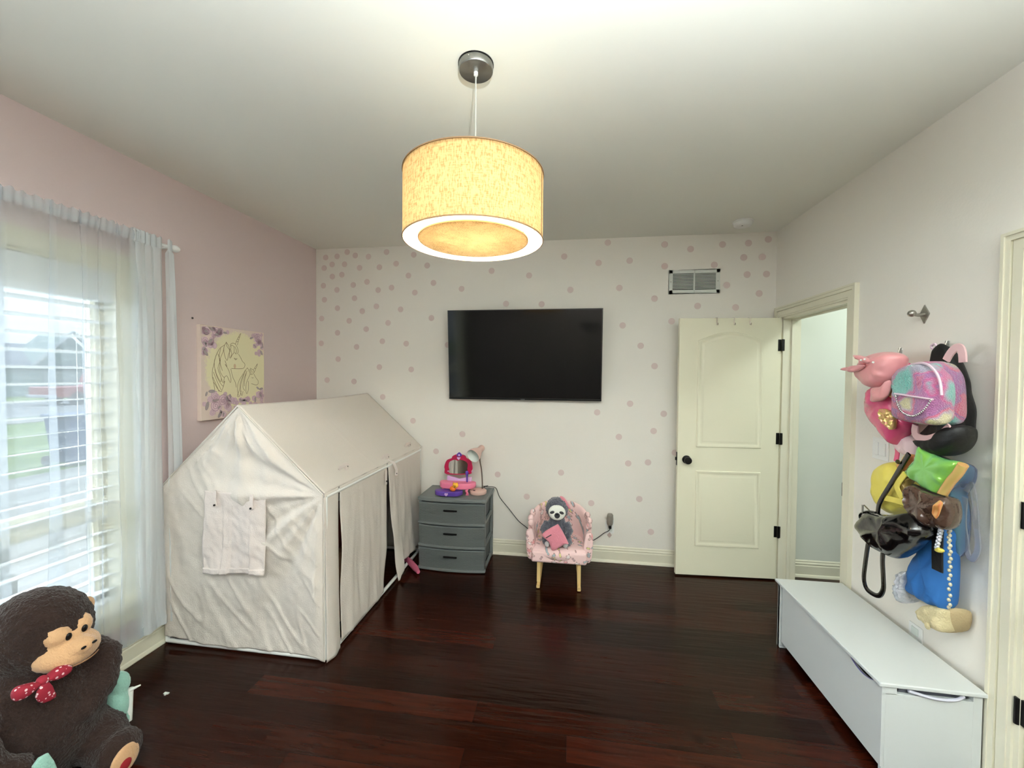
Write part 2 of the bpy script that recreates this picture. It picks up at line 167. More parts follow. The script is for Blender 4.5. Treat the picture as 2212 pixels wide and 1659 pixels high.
def build(name,g,m,parent=None,smooth=False,bevel=0,solid=0,fix=True,subsurf=0,**k):
    if parent: org=Vector(root(parent).location)
    else:
        xs=[v.x for v in g.v]; ys=[v.y for v in g.v]; zs=[v.z for v in g.v]
        org=Vector(((min(xs)+max(xs))/2,(min(ys)+max(ys))/2,min(zs)))
        if k.get('kind')=='structure': org=Vector((0,0,0))
    me=bpy.data.meshes.new(name); me.from_pydata([v-org for v in g.v],[],g.f); me.materials.append(m)
    bm=bmesh.new(); bm.from_mesh(me)
    bmesh.ops.remove_doubles(bm,verts=bm.verts,dist=1e-5)
    if fix: bmesh.ops.recalc_face_normals(bm,faces=bm.faces)
    bm.to_mesh(me); bm.free()
    if smooth:
        me.polygons.foreach_set('use_smooth',[True]*len(me.polygons))
        if smooth!=2:
            try: me.set_sharp_from_angle(angle=math.radians(45))
            except Exception: pass
    o=bpy.data.objects.new(name,me); COL.objects.link(o)
    if parent: o.parent=parent
    else: o.location=org
    if solid: q=o.modifiers.new('s','SOLIDIFY'); q.thickness=solid; q.offset=0
    if bevel: q=o.modifiers.new('b','BEVEL'); q.width=bevel; q.segments=3; q.limit_method='ANGLE'; q.angle_limit=math.radians(40)
    if subsurf: q=o.modifiers.new('u','SUBSURF'); q.levels=subsurf; q.render_levels=subsurf
    return tag(o,**k)
def blob(name,g,m,parent,voxel=.008,fuzz=.003,fs=60,sm=6,**k):
    """melt overlapping balls and tubes into one continuous skin, slightly fuzzy"""
    o=build(name,g,m,parent,fix=False,**k)
    q=o.modifiers.new('r','REMESH'); q.mode='VOXEL'; q.voxel_size=voxel
    q=o.modifiers.new('s','SMOOTH'); q.iterations=sm; q.factor=.5
    bpy.context.view_layer.update()
    e=o.evaluated_get(bpy.context.evaluated_depsgraph_get()); me=bpy.data.meshes.new_from_object(e)
    o.modifiers.clear(); old=o.data; o.data=me; bpy.data.meshes.remove(old)
    if not me.materials: me.materials.append(m)
    if fuzz:
        ns=[v.normal.copy() for v in me.vertices]
        for v,nn in zip(me.vertices,ns): v.co+=nn*fuzz*(noise.noise(v.co*fs)+.7*noise.noise(v.co*fs*2.3))
    me.polygons.foreach_set('use_smooth',[True]*len(me.polygons)); return o
def nodes(m): t=m.node_tree; return t,t.nodes['Principled BSDF'],t.nodes.new,t.links.new
# ---------------------------------------------------------------- materials
wallW=mat('white_wall_paint',(232,228,220),.75,bump=(90,.06))
wallP=mat('pink_wall_paint',(208,190,189),.75,bump=(90,.06))
ceilM=mat('ceiling_paint',(232,232,224),.85,bump=(70,.025))
trimM=mat('cream_trim_paint',(224,220,200),.38)
doorM=mat('cream_door_paint',(228,224,200),.42,bump=(25,.03,(1,1,8)))
blackM=mat('oil_rubbed_black',(14,12,12),.35,.4)
white=mat('white_plastic',(232,232,230),.4)
chrome=mat('brushed_nickel',(170,168,160),.32,1)
hallW=mat('hall_wall_paint',(218,221,212),.75)
glassM=bpy.data.materials.new('window_glass'); glassM.use_nodes=True; t=glassM.node_tree; t.nodes.clear()
a=t.nodes.new('ShaderNodeBsdfTransparent'); a.inputs[0].default_value=(.96,.98,.98,1); b=t.nodes.new('ShaderNodeBsdfGlossy'); b.inputs['Roughness'].default_value=.02
mx=t.nodes.new('ShaderNodeMixShader'); mx.inputs[0].default_value=.06; o_=t.nodes.new('ShaderNodeOutputMaterial')
t.links.new(a.outputs[0],mx.inputs[1]); t.links.new(b.outputs[0],mx.inputs[2]); t.links.new(mx.outputs[0],o_.inputs[0])
# dark reddish hand-scraped planks
floorM=mat('dark_plank_floor',(58,32,26),.34,spec=.18)
t,b,Nn,Ln=nodes(floorM); tcn=Nn('ShaderNodeTexCoord')
br=Nn('ShaderNodeTexBrick'); br.offset=.37; br.offset_frequency=2; br.inputs['Scale'].default_value=1; br.inputs['Brick Width'].default_value=1.15; br.inputs['Row Height'].default_value=.127
br.inputs['Mortar Size'].default_value=.0012; br.inputs['Mortar Smooth'].default_value=.1; br.inputs['Bias'].default_value=0
br.inputs['Color1'].default_value=RGB(26,7,2); br.inputs['Color2'].default_value=RGB(52,19,9); br.inputs['Mortar'].default_value=RGB(14,8,7)
mp=Nn('ShaderNodeMapping'); mp.inputs['Rotation'].default_value=(0,0,0); Ln(tcn.outputs['Object'],mp.inputs[0]); Ln(mp.outputs[0],br.inputs['Vector'])
n1=Nn('ShaderNodeTexNoise'); n1.inputs['Scale'].default_value=3; n1.inputs['Detail'].default_value=8; n1.inputs['Roughness'].default_value=.65
m2=Nn('ShaderNodeMapping'); m2.inputs['Scale'].default_value=(1,14,1); Ln(tcn.outputs['Object'],m2.inputs[0]); Ln(m2.outputs[0],n1.inputs['Vector'])
n2=Nn('ShaderNodeTexNoise'); n2.inputs['Scale'].default_value=5; n2.inputs['Detail'].default_value=3; m3_=Nn('ShaderNodeMapping'); m3_.inputs['Scale'].default_value=(1,2.2,1); Ln(tcn.outputs['Object'],m3_.inputs[0]); Ln(m3_.outputs[0],n2.inputs['Vector'])
r1=Nn('ShaderNodeMapRange'); r1.inputs[1].default_value=.3; r1.inputs[2].default_value=.7; r1.inputs[3].default_value=.55; r1.inputs[4].default_value=1.45; Ln(n1.outputs[0],r1.inputs[0])
r2=Nn('ShaderNodeMapRange'); r2.inputs[1].default_value=.62; r2.inputs[2].default_value=.75; r2.inputs[3].default_value=1.0; r2.inputs[4].default_value=.35; Ln(n2.outputs[0],r2.inputs[0])
mm=Nn('ShaderNodeMath'); mm.operation='MULTIPLY'; Ln(r1.outputs[0],mm.inputs[0]); Ln(r2.outputs[0],mm.inputs[1])
vm=Nn('ShaderNodeVectorMath'); vm.operation='SCALE'; Ln(br.outputs['Color'],vm.inputs[0]); Ln(mm.outputs[0],vm.inputs['Scale']); Ln(vm.outputs[0],b.inputs['Base Color'])
wv=Nn('ShaderNodeTexNoise'); wv.inputs['Scale'].default_value=7; m4=Nn('ShaderNodeMapping'); m4.inputs['Scale'].default_value=(.5,5,1); Ln(tcn.outputs['Object'],m4.inputs[0]); Ln(m4.outputs[0],wv.inputs['Vector'])
ad=Nn('ShaderNodeMath'); ad.operation='MULTIPLY_ADD'; ad.inputs[1].default_value=-.6; Ln(br.outputs['Fac'],ad.inputs[0]); Ln(wv.outputs[0],ad.inputs[2])
bp=Nn('ShaderNodeBump'); bp.inputs['Strength'].default_value=.35; bp.inputs['Distance'].default_value=.006; Ln(ad.outputs[0],bp.inputs['Height']); Ln(bp.outputs[0],b.inputs['Normal'])
r3=Nn('ShaderNodeMapRange'); r3.inputs[3].default_value=.12; r3.inputs[4].default_value=.30; Ln(n1.outputs[0],r3.inputs[0]); Ln(r3.outputs[0],b.inputs['Roughness'])
def sheer(name,col,tr,thin=.5):
    m=bpy.data.materials.new(name); m.use_nodes=True; t=m.node_tree; t.nodes.clear(); a=t.nodes.new
    T=a('ShaderNodeBsdfTransparent'); D=a('ShaderNodeBsdfDiffuse'); Q=a('ShaderNodeBsdfTranslucent'); D.inputs[0].default_value=RGB(*col); Q.inputs[0].default_value=RGB(*col)
    m1=a('ShaderNodeMixShader'); m1.inputs[0].default_value=thin; m2=a('ShaderNodeMixShader'); m2.inputs[0].default_value=1-tr; o=a('ShaderNodeOutputMaterial')
    t.links.new(D.outputs[0],m1.inputs[1]); t.links.new(Q.outputs[0],m1.inputs[2]); t.links.new(T.outputs[0],m2.inputs[1]); t.links.new(m1.outputs[0],m2.inputs[2]); t.links.new(m2.outputs[0],o.inputs[0])
    return m
curtM=sheer('sheer_voile',(212,220,228),.68)
curtD=sheer('sheer_voile_gathered',(236,240,242),.30)
# ---------------------------------------------------------------- room shell
T=.15
def wall_x(name,x0,x1,y0,y1,holes,m,z1=H):
    g=G(); ys=y0
    for a,b,c,d in sorted(holes):
        if a>ys: g.box(x0,ys,0,x1,a,z1)
        if c>0: g.box(x0,a,0,x1,b,c)
        g.box(x0,a,d,x1,b,z1); ys=b
    g.box(x0,ys,0,x1,y1,z1)
    return build(name,g,m,kind='structure',fix=False)
WIN=(.2,1.84,.36,2.12); WIN_ADDED=(-1.85,-.13,.12,2.43)
build('floor',G().box(XL-T,YR-T,-.08,4.2,YB+T,0),floorM,kind='structure')
build('ceiling',G().box(XL-T,YR-T,H,4.2,YB+T,H+.1),ceilM,kind='structure')
wall_x('wall_left',XL-T,XL,YR,YB,[WIN,WIN_ADDED],wallP)
build('wall_back',G().box(XL-T,YB,0,4.2,YB+T,H),wallW,kind='structure')
build('wall_rear',G().box(XL-T,YR-T,0,4.2,YR,H),mat('dark_rear_absorber',(118,108,102),.8),kind='structure')  # unseen wall darkened to cut the light it bounces forward
D1=(2.655,3.415,0,2.045); D2=(.935,1.70,0,2.045)
wall_x('wall_right',XR,XR+.12,YR,YB,[D1,D2],wallW)
# hallway beyond the open door
build('wall_hall_far',G().box(3.6,YR,0,3.7,YB,H),hallW,kind='structure')
build('wall_hall_end',G().box(XR+.12,YB-.02,0,3.6,YB,H),hallW,kind='structure')
# closet behind the second door
build('wall_closet',G().box(2.4,YR,0,2.5,2.2,H).box(XR+.12,2.2,0,2.5,2.3,H),hallW,kind='structure')
def baseboard(name,p0,p1,nrm,m=trimM):
    prof=[(0,0),(.027,0),(.027,.006),(.022,.018),(.015,.022),(.015,.088),(.010,.094),(.013,.100),(.013,.108),(.007,.116),(.008,.124),(.003,.131),(0,.132)]
    p0,p1,nrm=Vector(p0),Vector(p1),Vector(nrm); g=G(); n=len(prof)
    g.add([p+nrm*a+Vector((0,0,z)) for p in(p0,p1) for a,z in prof],[(i,(i+1)%n,n+(i+1)%n,n+i) for i in range(n)]+[tuple(range(n)),tuple(range(n,2*n))[::-1]])
    return build(name,g,m,kind='structure')
baseboard('baseboard_back',(XL,YB,0),(XR,YB,0),(0,-1,0))
baseboard('baseboard_left',(XL,YR,0),(XL,YB,0),(1,0,0))
baseboard('baseboard_right',(XR,1.79,0),(XR,2.57,0),(-1,0,0))
baseboard('baseboard_hall',(XR+.12,YB-.02,0),(3.6,YB-.02,0),(0,-1,0))
def casing_x(name,x,s,y0,y1,z0,z1,w=.082,bottom=False):
    """stepped door/window casing on a wall facing s*x around the opening"""
    g=G()
    for a,b,tk in ((0,.012,.012),(.012,w*.55,.017),(w*.55,w*.62,.012),(w*.62,w-.012,.021),(w-.012,w,.026)):
        X0,X1=sorted((x,x+s*tk))
        g.box(X0,y0-b,z0,X1,y0-a,z1+b).box(X0,y1+a,z0,X1,y1+b,z1+b).box(X0,y0-a,z1+a,X1,y1+a,z1+b)
    return build(name,g,trimM,kind='structure',fix=False)
casing_x('trim_1',XR,-1,D1[0],D1[1],0,D1[3])
casing_x('trim_2',XR,-1,D2[0],D2[1],0,D2[3])
casing_x('trim_3',XR+.12,1,D1[0],D1[1],0,D1[3])
def jamb(name,d):
    g=G(); a,b,_,z=d
    g.box(XR-.002,a-.001,0,XR+.122,a+.018,z).box(XR-.002,b-.018,0,XR+.122,b+.001,z).box(XR-.002,a,z-.018,XR+.122,b,z+.001)
    g.box(XR+.055,a+.018,0,XR+.075,a+.03,z-.018).box(XR+.055,b-.03,0,XR+.075,b-.018,z-.018).box(XR+.055,a,z-.03,XR+.075,b,z-.018)
    return build(name,g,trimM,kind='structure',fix=False,bevel=.0015)
jamb('trim_4',D1); jamb('trim_5',D2)
# ---------------------------------------------------------------- windows on the pink wall
def window(name,W,full=True):
    y0,y1,z0,z1=W; fr=thing(name,(XL,(y0+y1)/2,z0),None,None); fr['kind']='structure'
    g=G()
    for a,b,tk in ((0,.012,.012),(.012,.050,.015),(.050,.073,.022),(.073,.085,.028)):
        g.box(XL,y0-b,z0,XL+tk,y0-a,z1+b).box(XL,y1+a,z0,XL+tk,y1+b,z1+b).box(XL,y0-a,z1+a,XL+tk,y1+a,z1+b)
        g.box(XL,y0-b,z0-.03-b,XL+tk,y1+b,z0-.03-a)
    g.box(XL,y0-.1,z0-.03,XL+.05,y1+.1,z0)
    build('window_casing',g,trimM,fr,fix=False)
    g=G(); X0,X1=XL-T,XL+.001
    g.box(X0,y0-.001,z0,X1,y0+.015,z1).box(X0,y1-.015,z0,X1,y1+.001,z1).box(X0,y0,z1-.015,X1,y1,z1+.001).box(X0,y0,z0-.001,X1,y1,z0+.015)
    a,b=XL-.12,XL-.085
    for yy,wd in((y0+.015,.055),(y1-.07,.055)): g.box(a,yy,z0,b,yy+wd,z1).box(a+.01,yy+.012,z0,b+.012,yy+.02,z1).box(a+.01,yy+.036,z0,b+.008,yy+.044,z1)
    g.box(a,y0,z0+.01,b,y1,z0+.075).box(a,y0,z1-.07,b,y1,z1).box(a,y0,.82,b+.015,y1,.93)
    build('window_frame',g,trimM,fr,bevel=.002,fix=False)
    build('pane',G().box(XL-.105,y0+.05,z0+.06,XL-.101,y1-.05,z1-.05),glassM,fr)
    return fr
window('window_1',WIN); window('added_window',WIN_ADDED)  # second window is unseen, added to let in more daylight
def blind(W,label):
    y0,y1,z0,z1=W; b=thing('window_blind',(XL-.04,(y0+y1)/2,z0),label,'blind')
    sm=MATS.get('blind_white') or mat('blind_white',(225,228,226),.5)
    build('valance',G().box(XL-.07,y0+.012,z1-.175,XL-.010,y1-.012,z1-.018).box(XL-.010,y0+.012,z1-.040,XL-.004,y1-.012,z1-.018),sm,b,bevel=.004)
    g=G(); z=1.916
    while z>z0+.05:
        Mx=Matrix.Translation((XL-.04,0,z))@Matrix.Rotation(math.radians(-7),4,'Y')
        g.box(-.029,y0+.025,-.0024,.029,y1-.025,.0024,Mx); z-=.0775
    build('slats',g,sm,b,fix=False)
    build('bottom_rail',G().box(XL-.064,y0+.025,z0+.018,XL-.016,y1-.025,z0+.036),sm,b,bevel=.003)
    n=4
    for i in range(n):
        y=y0+.14+(y1-y0-.28)*i/(n-1)
        g=G(); g.box(XL-.0125,y-.0012,z0+.03,XL-.0110,y+.0012,z1-.15).box(XL-.069,y-.0012,z0+.03,XL-.0675,y+.0012,z1-.15)
        build('ladder_cord',g,sm,b,fix=False)
    return b
blind(WIN,'white horizontal slat blind behind the sheer curtain in the pink wall window')
# ---------------------------------------------------------------- outdoors seen through the window
def noisemat(name,c1,c2,sc):
    m=mat(name,c1,.9); t,b,Nn,Ln=nodes(m); n=Nn('ShaderNodeTexNoise'); n.inputs['Scale'].default_value=sc; n.inputs['Detail'].default_value=6
    q=Nn('ShaderNodeTexCoord'); Ln(q.outputs['Object'],n.inputs['Vector']); r=Nn('ShaderNodeValToRGB'); r.color_ramp.elements[0].color=RGB(*c1); r.color_ramp.elements[1].color=RGB(*c2); r.color_ramp.elements[0].position=.35; r.color_ramp.elements[1].position=.65
    Ln(n.outputs[0],r.inputs[0]); Ln(r.outputs[0],b.inputs['Base Color']); return m
grassM=noisemat('lawn',(66,88,30),(92,112,44),3)
concM=noisemat('concrete',(108,108,104),(124,123,120),2)
build('lawn',G().box(-60,-20,-.5,-2.52,60,-.32),grassM,kind='structure')
build('driveway',G().box(-9.6,-14,-.33,-2.52,30,-.30),concM,kind='structure')
build('street',G().box(-33,-20,-.33,-22,60,-.31),noisemat('asphalt',(96,98,100),(106,108,110),2),kind='structure')
build('sidewalk',G().box(-21.5,-20,-.33,-19.5,60,-.295),concM,kind='structure')
def truck():
    y0=18.2; x0=-29.2; t=thing('pickup_truck',(x0,y0+2.7,-.31),'red pickup truck parked on the street outside the window','truck')
    red=mat('red_car_paint',(128,24,30),.3,coat=.5); dk=mat('tinted_glass',(44,54,68),.15); tire=mat('tire_rubber',(38,38,40),.8)
    def pz(pts): return [(y0+a,-.31+b) for a,b in pts]
    body=[(0,.45),(0,1.02),(2.2,1.05),(2.5,1.78),(3.5,1.8),(4.1,1.15),(5.3,1.0),(5.4,.5),(5,.42),(.5,.42)]
    build('body',G().prism(pz(body),'x',x0,x0+1.8),red,t,bevel=.06)
    build('side_window',G().prism(pz([(2.5,1.1),(2.68,1.68),(3.45,1.7),(3.92,1.14)]),'x',x0+1.79,x0+1.83),dk,t)
    for yy in (1,4.4):
        for xx in (x0+.1,x0+1.62):
            build('wheel',G().lathe([(0,0),(.36,0),(.36,.22),(0,.22)],(xx,y0+yy,.05),24,Matrix.Rotation(PI/2,4,'Y')),tire,t,smooth=True)
    build('bumper',G().box(x0-.02,y0-.08,.12,x0+1.82,y0+.06,.28),mat('bumper_grey',(170,172,176),.4,.5),t,bevel=.02)
truck()
def house(y0,label,w=12,x=-40):
    h=thing('house',(x,y0+w/2,-.32),label,'house'); sd=MATS.get('siding') or mat('siding',(112,126,124),.8); rf=MATS.get('shingle') or mat('shingle',(92,96,104),.9)
    build('wall',G().box(x-8,y0,-.32,x,y0+w,1.9).prism([(y0+w*.30,1.9),(y0+w*.7,1.9),(y0+w*.5,4.5)],'x',x-3,x),sd,h)
    build('roof',G().add([(x+.4,y0-.4,1.8),(x+.4,y0+w+.4,1.8),(x-4,y0+w-1,3.7),(x-4,y0+1,3.7),(x-8.4,y0+w+.4,1.8),(x-8.4,y0-.4,1.8)],[(0,1,2,3),(2,4,5,3),(0,3,5),(1,4,2)]),rf,h,solid=.1)
    g=G()
    for a,b in(((y0+w*.28,1.8),(y0+w*.5,4.7)),((y0+w*.72,1.8),(y0+w*.5,4.7))): g.tube([(x+.45,a[0],a[1]),(x+.45,b[0],b[1])],.14,6)
    build('gable_trim',g,whiteD,h)
    build('garage_door',G().box(x,y0+w*.36,-.3,x+.06,y0+w*.64,1.6),whiteD,h)
    for q in (.12,.85): build('window',G().box(x,y0+w*q-.6,.6,x+.06,y0+w*q+.6,1.8),MATS['tinted_glass'],h)
whiteD=mat('exterior_white',(130,136,138),.7)
house(21.5,'grey house with white gable trim across the street, left in the window')
house(36,'grey house across the street partly behind the window frame',12,-42)
leafM=noisemat('tree_leaves',(44,66,36),(72,92,56),1.2)
def tree(x,y,hh,r,label):
    t=thing('tree',(x,y,-.32),label,'tree','trees across the street')
    build('trunk',G().tube([(x,y,-.32),(x+.1,y,hh*.5)],.2,8),mat('bark',(92,80,68),.9) if 'bark' not in MATS else MATS['bark'],t,smooth=True)
    g=G(); random.seed(int(abs(x*7+y)))
    for i in range(14):
        a=random.uniform(0,6.28); rr=random.uniform(0,r*.8); g.ball((x+rr*math.cos(a),y+rr*math.sin(a),hh*.7+random.uniform(-.4,.4)*r),r*random.uniform(.35,.6),n=12,h=8)
    o=build('crown',g,leafM,t,smooth=True)
tree(-46,19.5,6.0,2.6,'green tree left of the grey house seen through the window')
tree(-36,34.8,5.5,2.0,'rounded green tree between the two houses across the street')
def bin_():
    x,y,z=-10.0,6.95,-.30; b=thing('wheeled_bin',(x,y,z),'blue wheeled bin standing on the driveway outside the window','bin')
    bl=mat('blue_bin_plastic',(28,52,92),.5)
    g=G(); g.add([(x+sx*(.24 if k==0 else .31),y+sy*(.24 if k==0 else .31),z+.06+k*.9) for k in(0,1) for sx,sy in((-1,-1),(1,-1),(1,1),(-1,1))],[(0,3,2,1),(4,5,6,7),(0,1,5,4),(1,2,6,5),(2,3,7,6),(3,0,4,7)])
    build('body',g,bl,b,bevel=.03); build('lid',G().box(x-.35,y-.34,z+.96,x+.37,y+.34,z+1.03),bl,b,bevel=.03)
    for s in(-1,1): build('wheel',G().lathe([(0,0),(.1,0),(.1,.05),(0,.05)],(x-.28,y+s*.24-.02,z+.1),16,Matrix.Rotation(PI/2,4,'X')),MATS['tire_rubber'],b,smooth=True)
bin_()
def post():
    x,y=-4.6,2.62; p=thing('porch_post',(x,y,-.3),'pale square porch post standing outside the window','post')
    porM=mat('porch_paint',(120,122,112),.6); build('shaft',G().box(x-.07,y-.07,-.3,x+.07,y+.07,3.0),porM,p,bevel=.01); build('plinth',G().box(x-.1,y-.1,-.3,x+.1,y+.1,-.1),porM,p,bevel=.01)
post()
# ---------------------------------------------------------------- open door with black hardware
def offset(poly,d):
    n=len(poly); o=[]
    for i in range(n):
        p,a,b=Vector(poly[i]),Vector(poly[i-1]),Vector(poly[(i+1)%n])
        e1=(p-a).normalized(); e2=(b-p).normalized(); n1=Vector((-e1.y,e1.x)); n2=Vector((-e2.y,e2.x)); mm=(n1+n2); mm/=max(.3,mm.length_squared/2)
        o.append(tuple(p+mm*d))
    return o
def panel_mold(g,poly,face,MX):
    """raised moulding and field of a moulded door panel; y is out of the door face (negative = towards the room)"""
    if sum(poly[i-1][0]*poly[i][1]-poly[i][0]*poly[i-1][1] for i in range(len(poly)))<0: poly=poly[::-1]
    rings=[(0,0),(.004,.006),(.012,.007),(.020,.0015),(.034,.001),(.046,.006),(.05,.0065)]
    n=len(poly); k=len(g.v); vs_=[]
    for d,h in rings: vs_+=[MX@Vector((p[0],face-h,p[1])) for p in offset(poly,d)]
    L=len(rings); g.add(vs_,[(i*n+j,i*n+(j+1)%n,(i+1)*n+(j+1)%n,(i+1)*n+j) for i in range(L-1) for j in range(n)]+[tuple((L-1)*n+j for j in range(n))])
def door(name,hinge,free,z0,z1,label=None):
    hv,fv=Vector(hinge),Vector(free); ax=(fv-hv); Wd=ax.length; ax.normalize(); nr=Vector((ax.y,-ax.x))   # local x from hinge to free edge
    return ax,nr,Wd
hx,hy,fx,fy=1.600,3.398,.845,3.360
ang=math.atan2(fy-hy,fx-hx); MD=Matrix.Translation((hx,hy,0))@Matrix.Rotation(ang,4,'Z')@Matrix.Scale(-1,4,(0,1,0))
Wd=math.hypot(fx-hx,fy-hy)
dr=thing('door_1',(hx,hy,0),None,None); dr['kind']='structure'
# after the mirror, local +y points away from the back wall's side -> check sign
test=MD@Vector((0,1,0))-MD@Vector((0,0,0)); sg=-1 if test.y<0 else 1
def Y(v): return v*(-sg)*-1 if False else v*sg       # Y(+)=towards the back wall
g=G().box(0,min(Y(0),Y(.035)),.012,Wd,max(Y(0),Y(.035)),2.04,MD)
build('panel_slab',g,doorM,dr,bevel=.002)
# moulded panels in local x measured from the hinge
def lx(X): return hx-X
g=G()
MP=Matrix.Translation((hx,hy,0))@Matrix.Rotation(ang-PI,4,'Z')      # local x negative towards the free edge, y towards wall
top=[(lx_,z) for lx_,z in ((-.615,1.03),(-.13,1.03),(-.13,1.865))]
arc=[(-.13-(.485)*i/16, 1.865+.068*math.sin(PI*i/16)) for i in range(1,16)]
panel_mold(g,top+arc+[(-.615,1.865)],0,MP)
panel_mold(g,[(-.615,.245),(-.13,.245),(-.13,.845),(-.615,.845)],0,MP)
build('moulded_panel',g,doorM,dr,smooth=True)
kx=-(Wd-.068)
kc=MP@Vector((kx,0,.93))
RX=Matrix.Rotation(PI/2,4,'X')
build('knob',G().lathe([(0,.0),(.032,0),(.033,.006),(.014,.010),(.011,.028),(.024,.036),(.030,.048),(.026,.060),(0,.064)],kc,24,RX),blackM,dr,smooth=True)
build('latch_plate',G().box(-Wd-.002,.005,.88,-Wd+.001,.03,.985,MP).box(-Wd-.012,.012,.92,-Wd,.022,.945,MP),blackM,dr)
for z in (1.83,1.11,.385):
    build('hinge',G().tube([(hx+.006,hy-.012,z-.045),(hx+.006,hy-.012,z+.045)],.008,10).box(-.022,-.002,z-.044,.0,.001,z+.044,MP).box(hx,hy-.012,z-.044,hx+.02,hy-.008,z+.044),blackM,dr)
hk=mat('clear_hook_metal',(150,140,128),.3,.8)
for X,lb in ((1.123,'small over-door hook on the open door, nearest the knob side'),(1.251,'small over-door hook at the middle of the three on the open door'),(1.368,'small over-door hook on the open door, nearest the hinges')):
    l=X-hx; pts=[MP@Vector((l,y,z)) for y,z in((.037,2.00),(.037,2.043),(-.003,2.043),(-.003,2.01),(-.004,1.99),(-.02,1.985),(-.022,2.0))]
    tag(build('over_door_hook',G().tube(pts,0,8,flat=(.004,.0012)),hk),lb,'hook','hooks over the top of the open door')
# right-hand door (closed, seen at the frame edge)
d2=thing('door_2',(XR+.01,1.68,0),None,None); d2['kind']='structure'
build('panel_slab',G().box(XR+.012,.955,.012,XR+.047,1.678,2.022),doorM,d2,bevel=.002)
M2=Matrix.Translation((XR+.012,1.68,0))@Matrix.Rotation(-PI/2,4,'Z')@Matrix.Scale(-1,4,(1,0,0))
g=G(); pl=[(-.60,1.03),(-.12,1.03),(-.12,1.865)]+[(-.12-.48*i/16,1.865+.068*math.sin(PI*i/16)) for i in range(1,16)]+[(-.60,1.865)]
def m2(p): return [(-x,z) for x,z in p]
Mr=Matrix(((0,1,0,XR+.012),(1,0,0,1.68),(0,0,1,0),(0,0,0,1)))
panel_mold(g,pl,0,Mr); panel_mold(g,[(-.60,.245),(-.12,.245),(-.12,.845),(-.60,.845)],0,Mr)
build('moulded_panel',g,doorM,d2,smooth=True)
for z in (1.83,1.10,.39): build('hinge',G().tube([(XR-.004,1.69,z-.048),(XR-.004,1.69,z+.048)],.008,10).box(XR+.0,1.665,z-.046,XR+.012,1.684,z+.046).box(XR-.003,1.683,z-.046,XR+.004,1.705,z+.046),blackM,d2)
build('strike_plate',G().box(XR-.003,2.669,.88,XR+.03,2.6745,.96),blackM,tag(thing('trim_6',(XR,2.67,.88),None,None),kind='structure'))
# ---------------------------------------------------------------- curtain rod and sheers
rodr=thing('curtain_rod',(XL+.08,.95,2.30),'white curtain rod with a ball finial above the pink wall window','curtain rod')
build('rod',G().tube([(XL+.08,-.12,2.303),(XL+.08,2.06,2.303)],.009,12),white,rodr,smooth=True)
build('finial',G().ball((XL+.08,2.083,2.303),(.02,.026,.02)).tube([(XL+.08,2.05,2.303),(XL+.08,2.065,2.303)],.014,12),white,rodr,smooth=True)
for yy in (-.05,2.03): build('bracket',G().box(XL,yy-.012,2.29,XL+.085,yy+.012,2.30).box(XL,yy-.015,2.26,XL+.006,yy+.015,2.34),white,rodr,bevel=.002)
def sheer_panel(name,y0,y1,ztop,zbot,bands,label,m,wave=.012,dens=60,hem=.05,lean=0):
    def path(z):
        d=(ztop-z); P=[(y0+lean*d*.0,0)]
        for yc,w0,w1,dr_ in bands:
            w_=w0+w1*d; yc=yc+dr_*d; P+=[(yc+w_/2,.006),(yc-w_/2,.018),(yc+w_/2+.002,.028)]
        P+=[(y1+lean*d,.01)]; return P
    def pt(s,z):
        P=path(z); L=[0]
        for a,b in zip(P,P[1:]): L.append(L[-1]+abs(b[0]-a[0])+.004)
        t=s*L[-1]
        for i in range(len(P)-1):
            if t<=L[i+1] or i==len(P)-2:
                q=(t-L[i])/(L[i+1]-L[i]); yy=P[i][0]+(P[i+1][0]-P[i][0])*q; xx=P[i][1]+(P[i+1][1]-P[i][1])*q; break
        d=ztop-z; amp=wave*(.35+.65*min(1,d/.5))
        xx+=amp*math.sin(t*dens+.8*math.sin(t*9)+.25*d)+.006*noise.noise(Vector((t*4,z*1.5,3)))
        if d<.075: xx=.014+.004*math.sin(t*190)+.002*math.sin(t*77)
        return Vector((XL+.083+xx,yy,z+(.006*math.sin(t*150) if d<.01 else 0)))
    cols=int((y1-y0)*170)+60*len(bands); rows=[ztop,ztop-.025,ztop-.04,ztop-.055,ztop-.075]+[ztop-.1-(ztop-.1-zbot)*i/30 for i in range(31)]
    g=G(); n=cols+1; vs_=[pt(i/cols,z) for z in rows for i in range(n)]
    g.add(vs_,[(j*n+i,j*n+i+1,(j+1)*n+i+1,(j+1)*n+i) for j in range(len(rows)-1) for i in range(cols)])
    c=thing('sheer_curtain',(XL+.083,(y0+y1)/2,zbot),label,'curtain')
    build('cloth',g,m,c,smooth=2,fix=False)
    for nm,zt,zb in (('hem',zbot+hem,zbot+.001),('rod_pocket',ztop-.004,ztop-.062)):
        rr=[zt,(zt+zb)/2,zb]; g=G(); g.add([pt(i/cols,z)+Vector((.004,0,0)) for z in rr for i in range(n)],[(j*n+i,j*n+i+1,(j+1)*n+i+1,(j+1)*n+i) for j in range(2) for i in range(cols)])
        build(nm,g,m,c,smooth=2,fix=False)
    return c
sheer_panel('a',-.08,1.872,2.335,.165,[(1.02,.03,.03,0),(1.335,.014,.02,0),(1.497,.012,.034,0),(1.605,.008,.018,.014),(1.68,.004,.008,.0),(1.76,.010,.004,0)],'white sheer curtain spread across the whole window',curtM,.006,34)
sheer_panel('b',1.835,1.988,2.335,.165,[(1.86,.02,.0,0),(1.90,.03,.01,0),(1.945,.03,.01,0)],'white gathered sheer curtain hanging straight down at the right side of the window frame',curtD,.008,60)
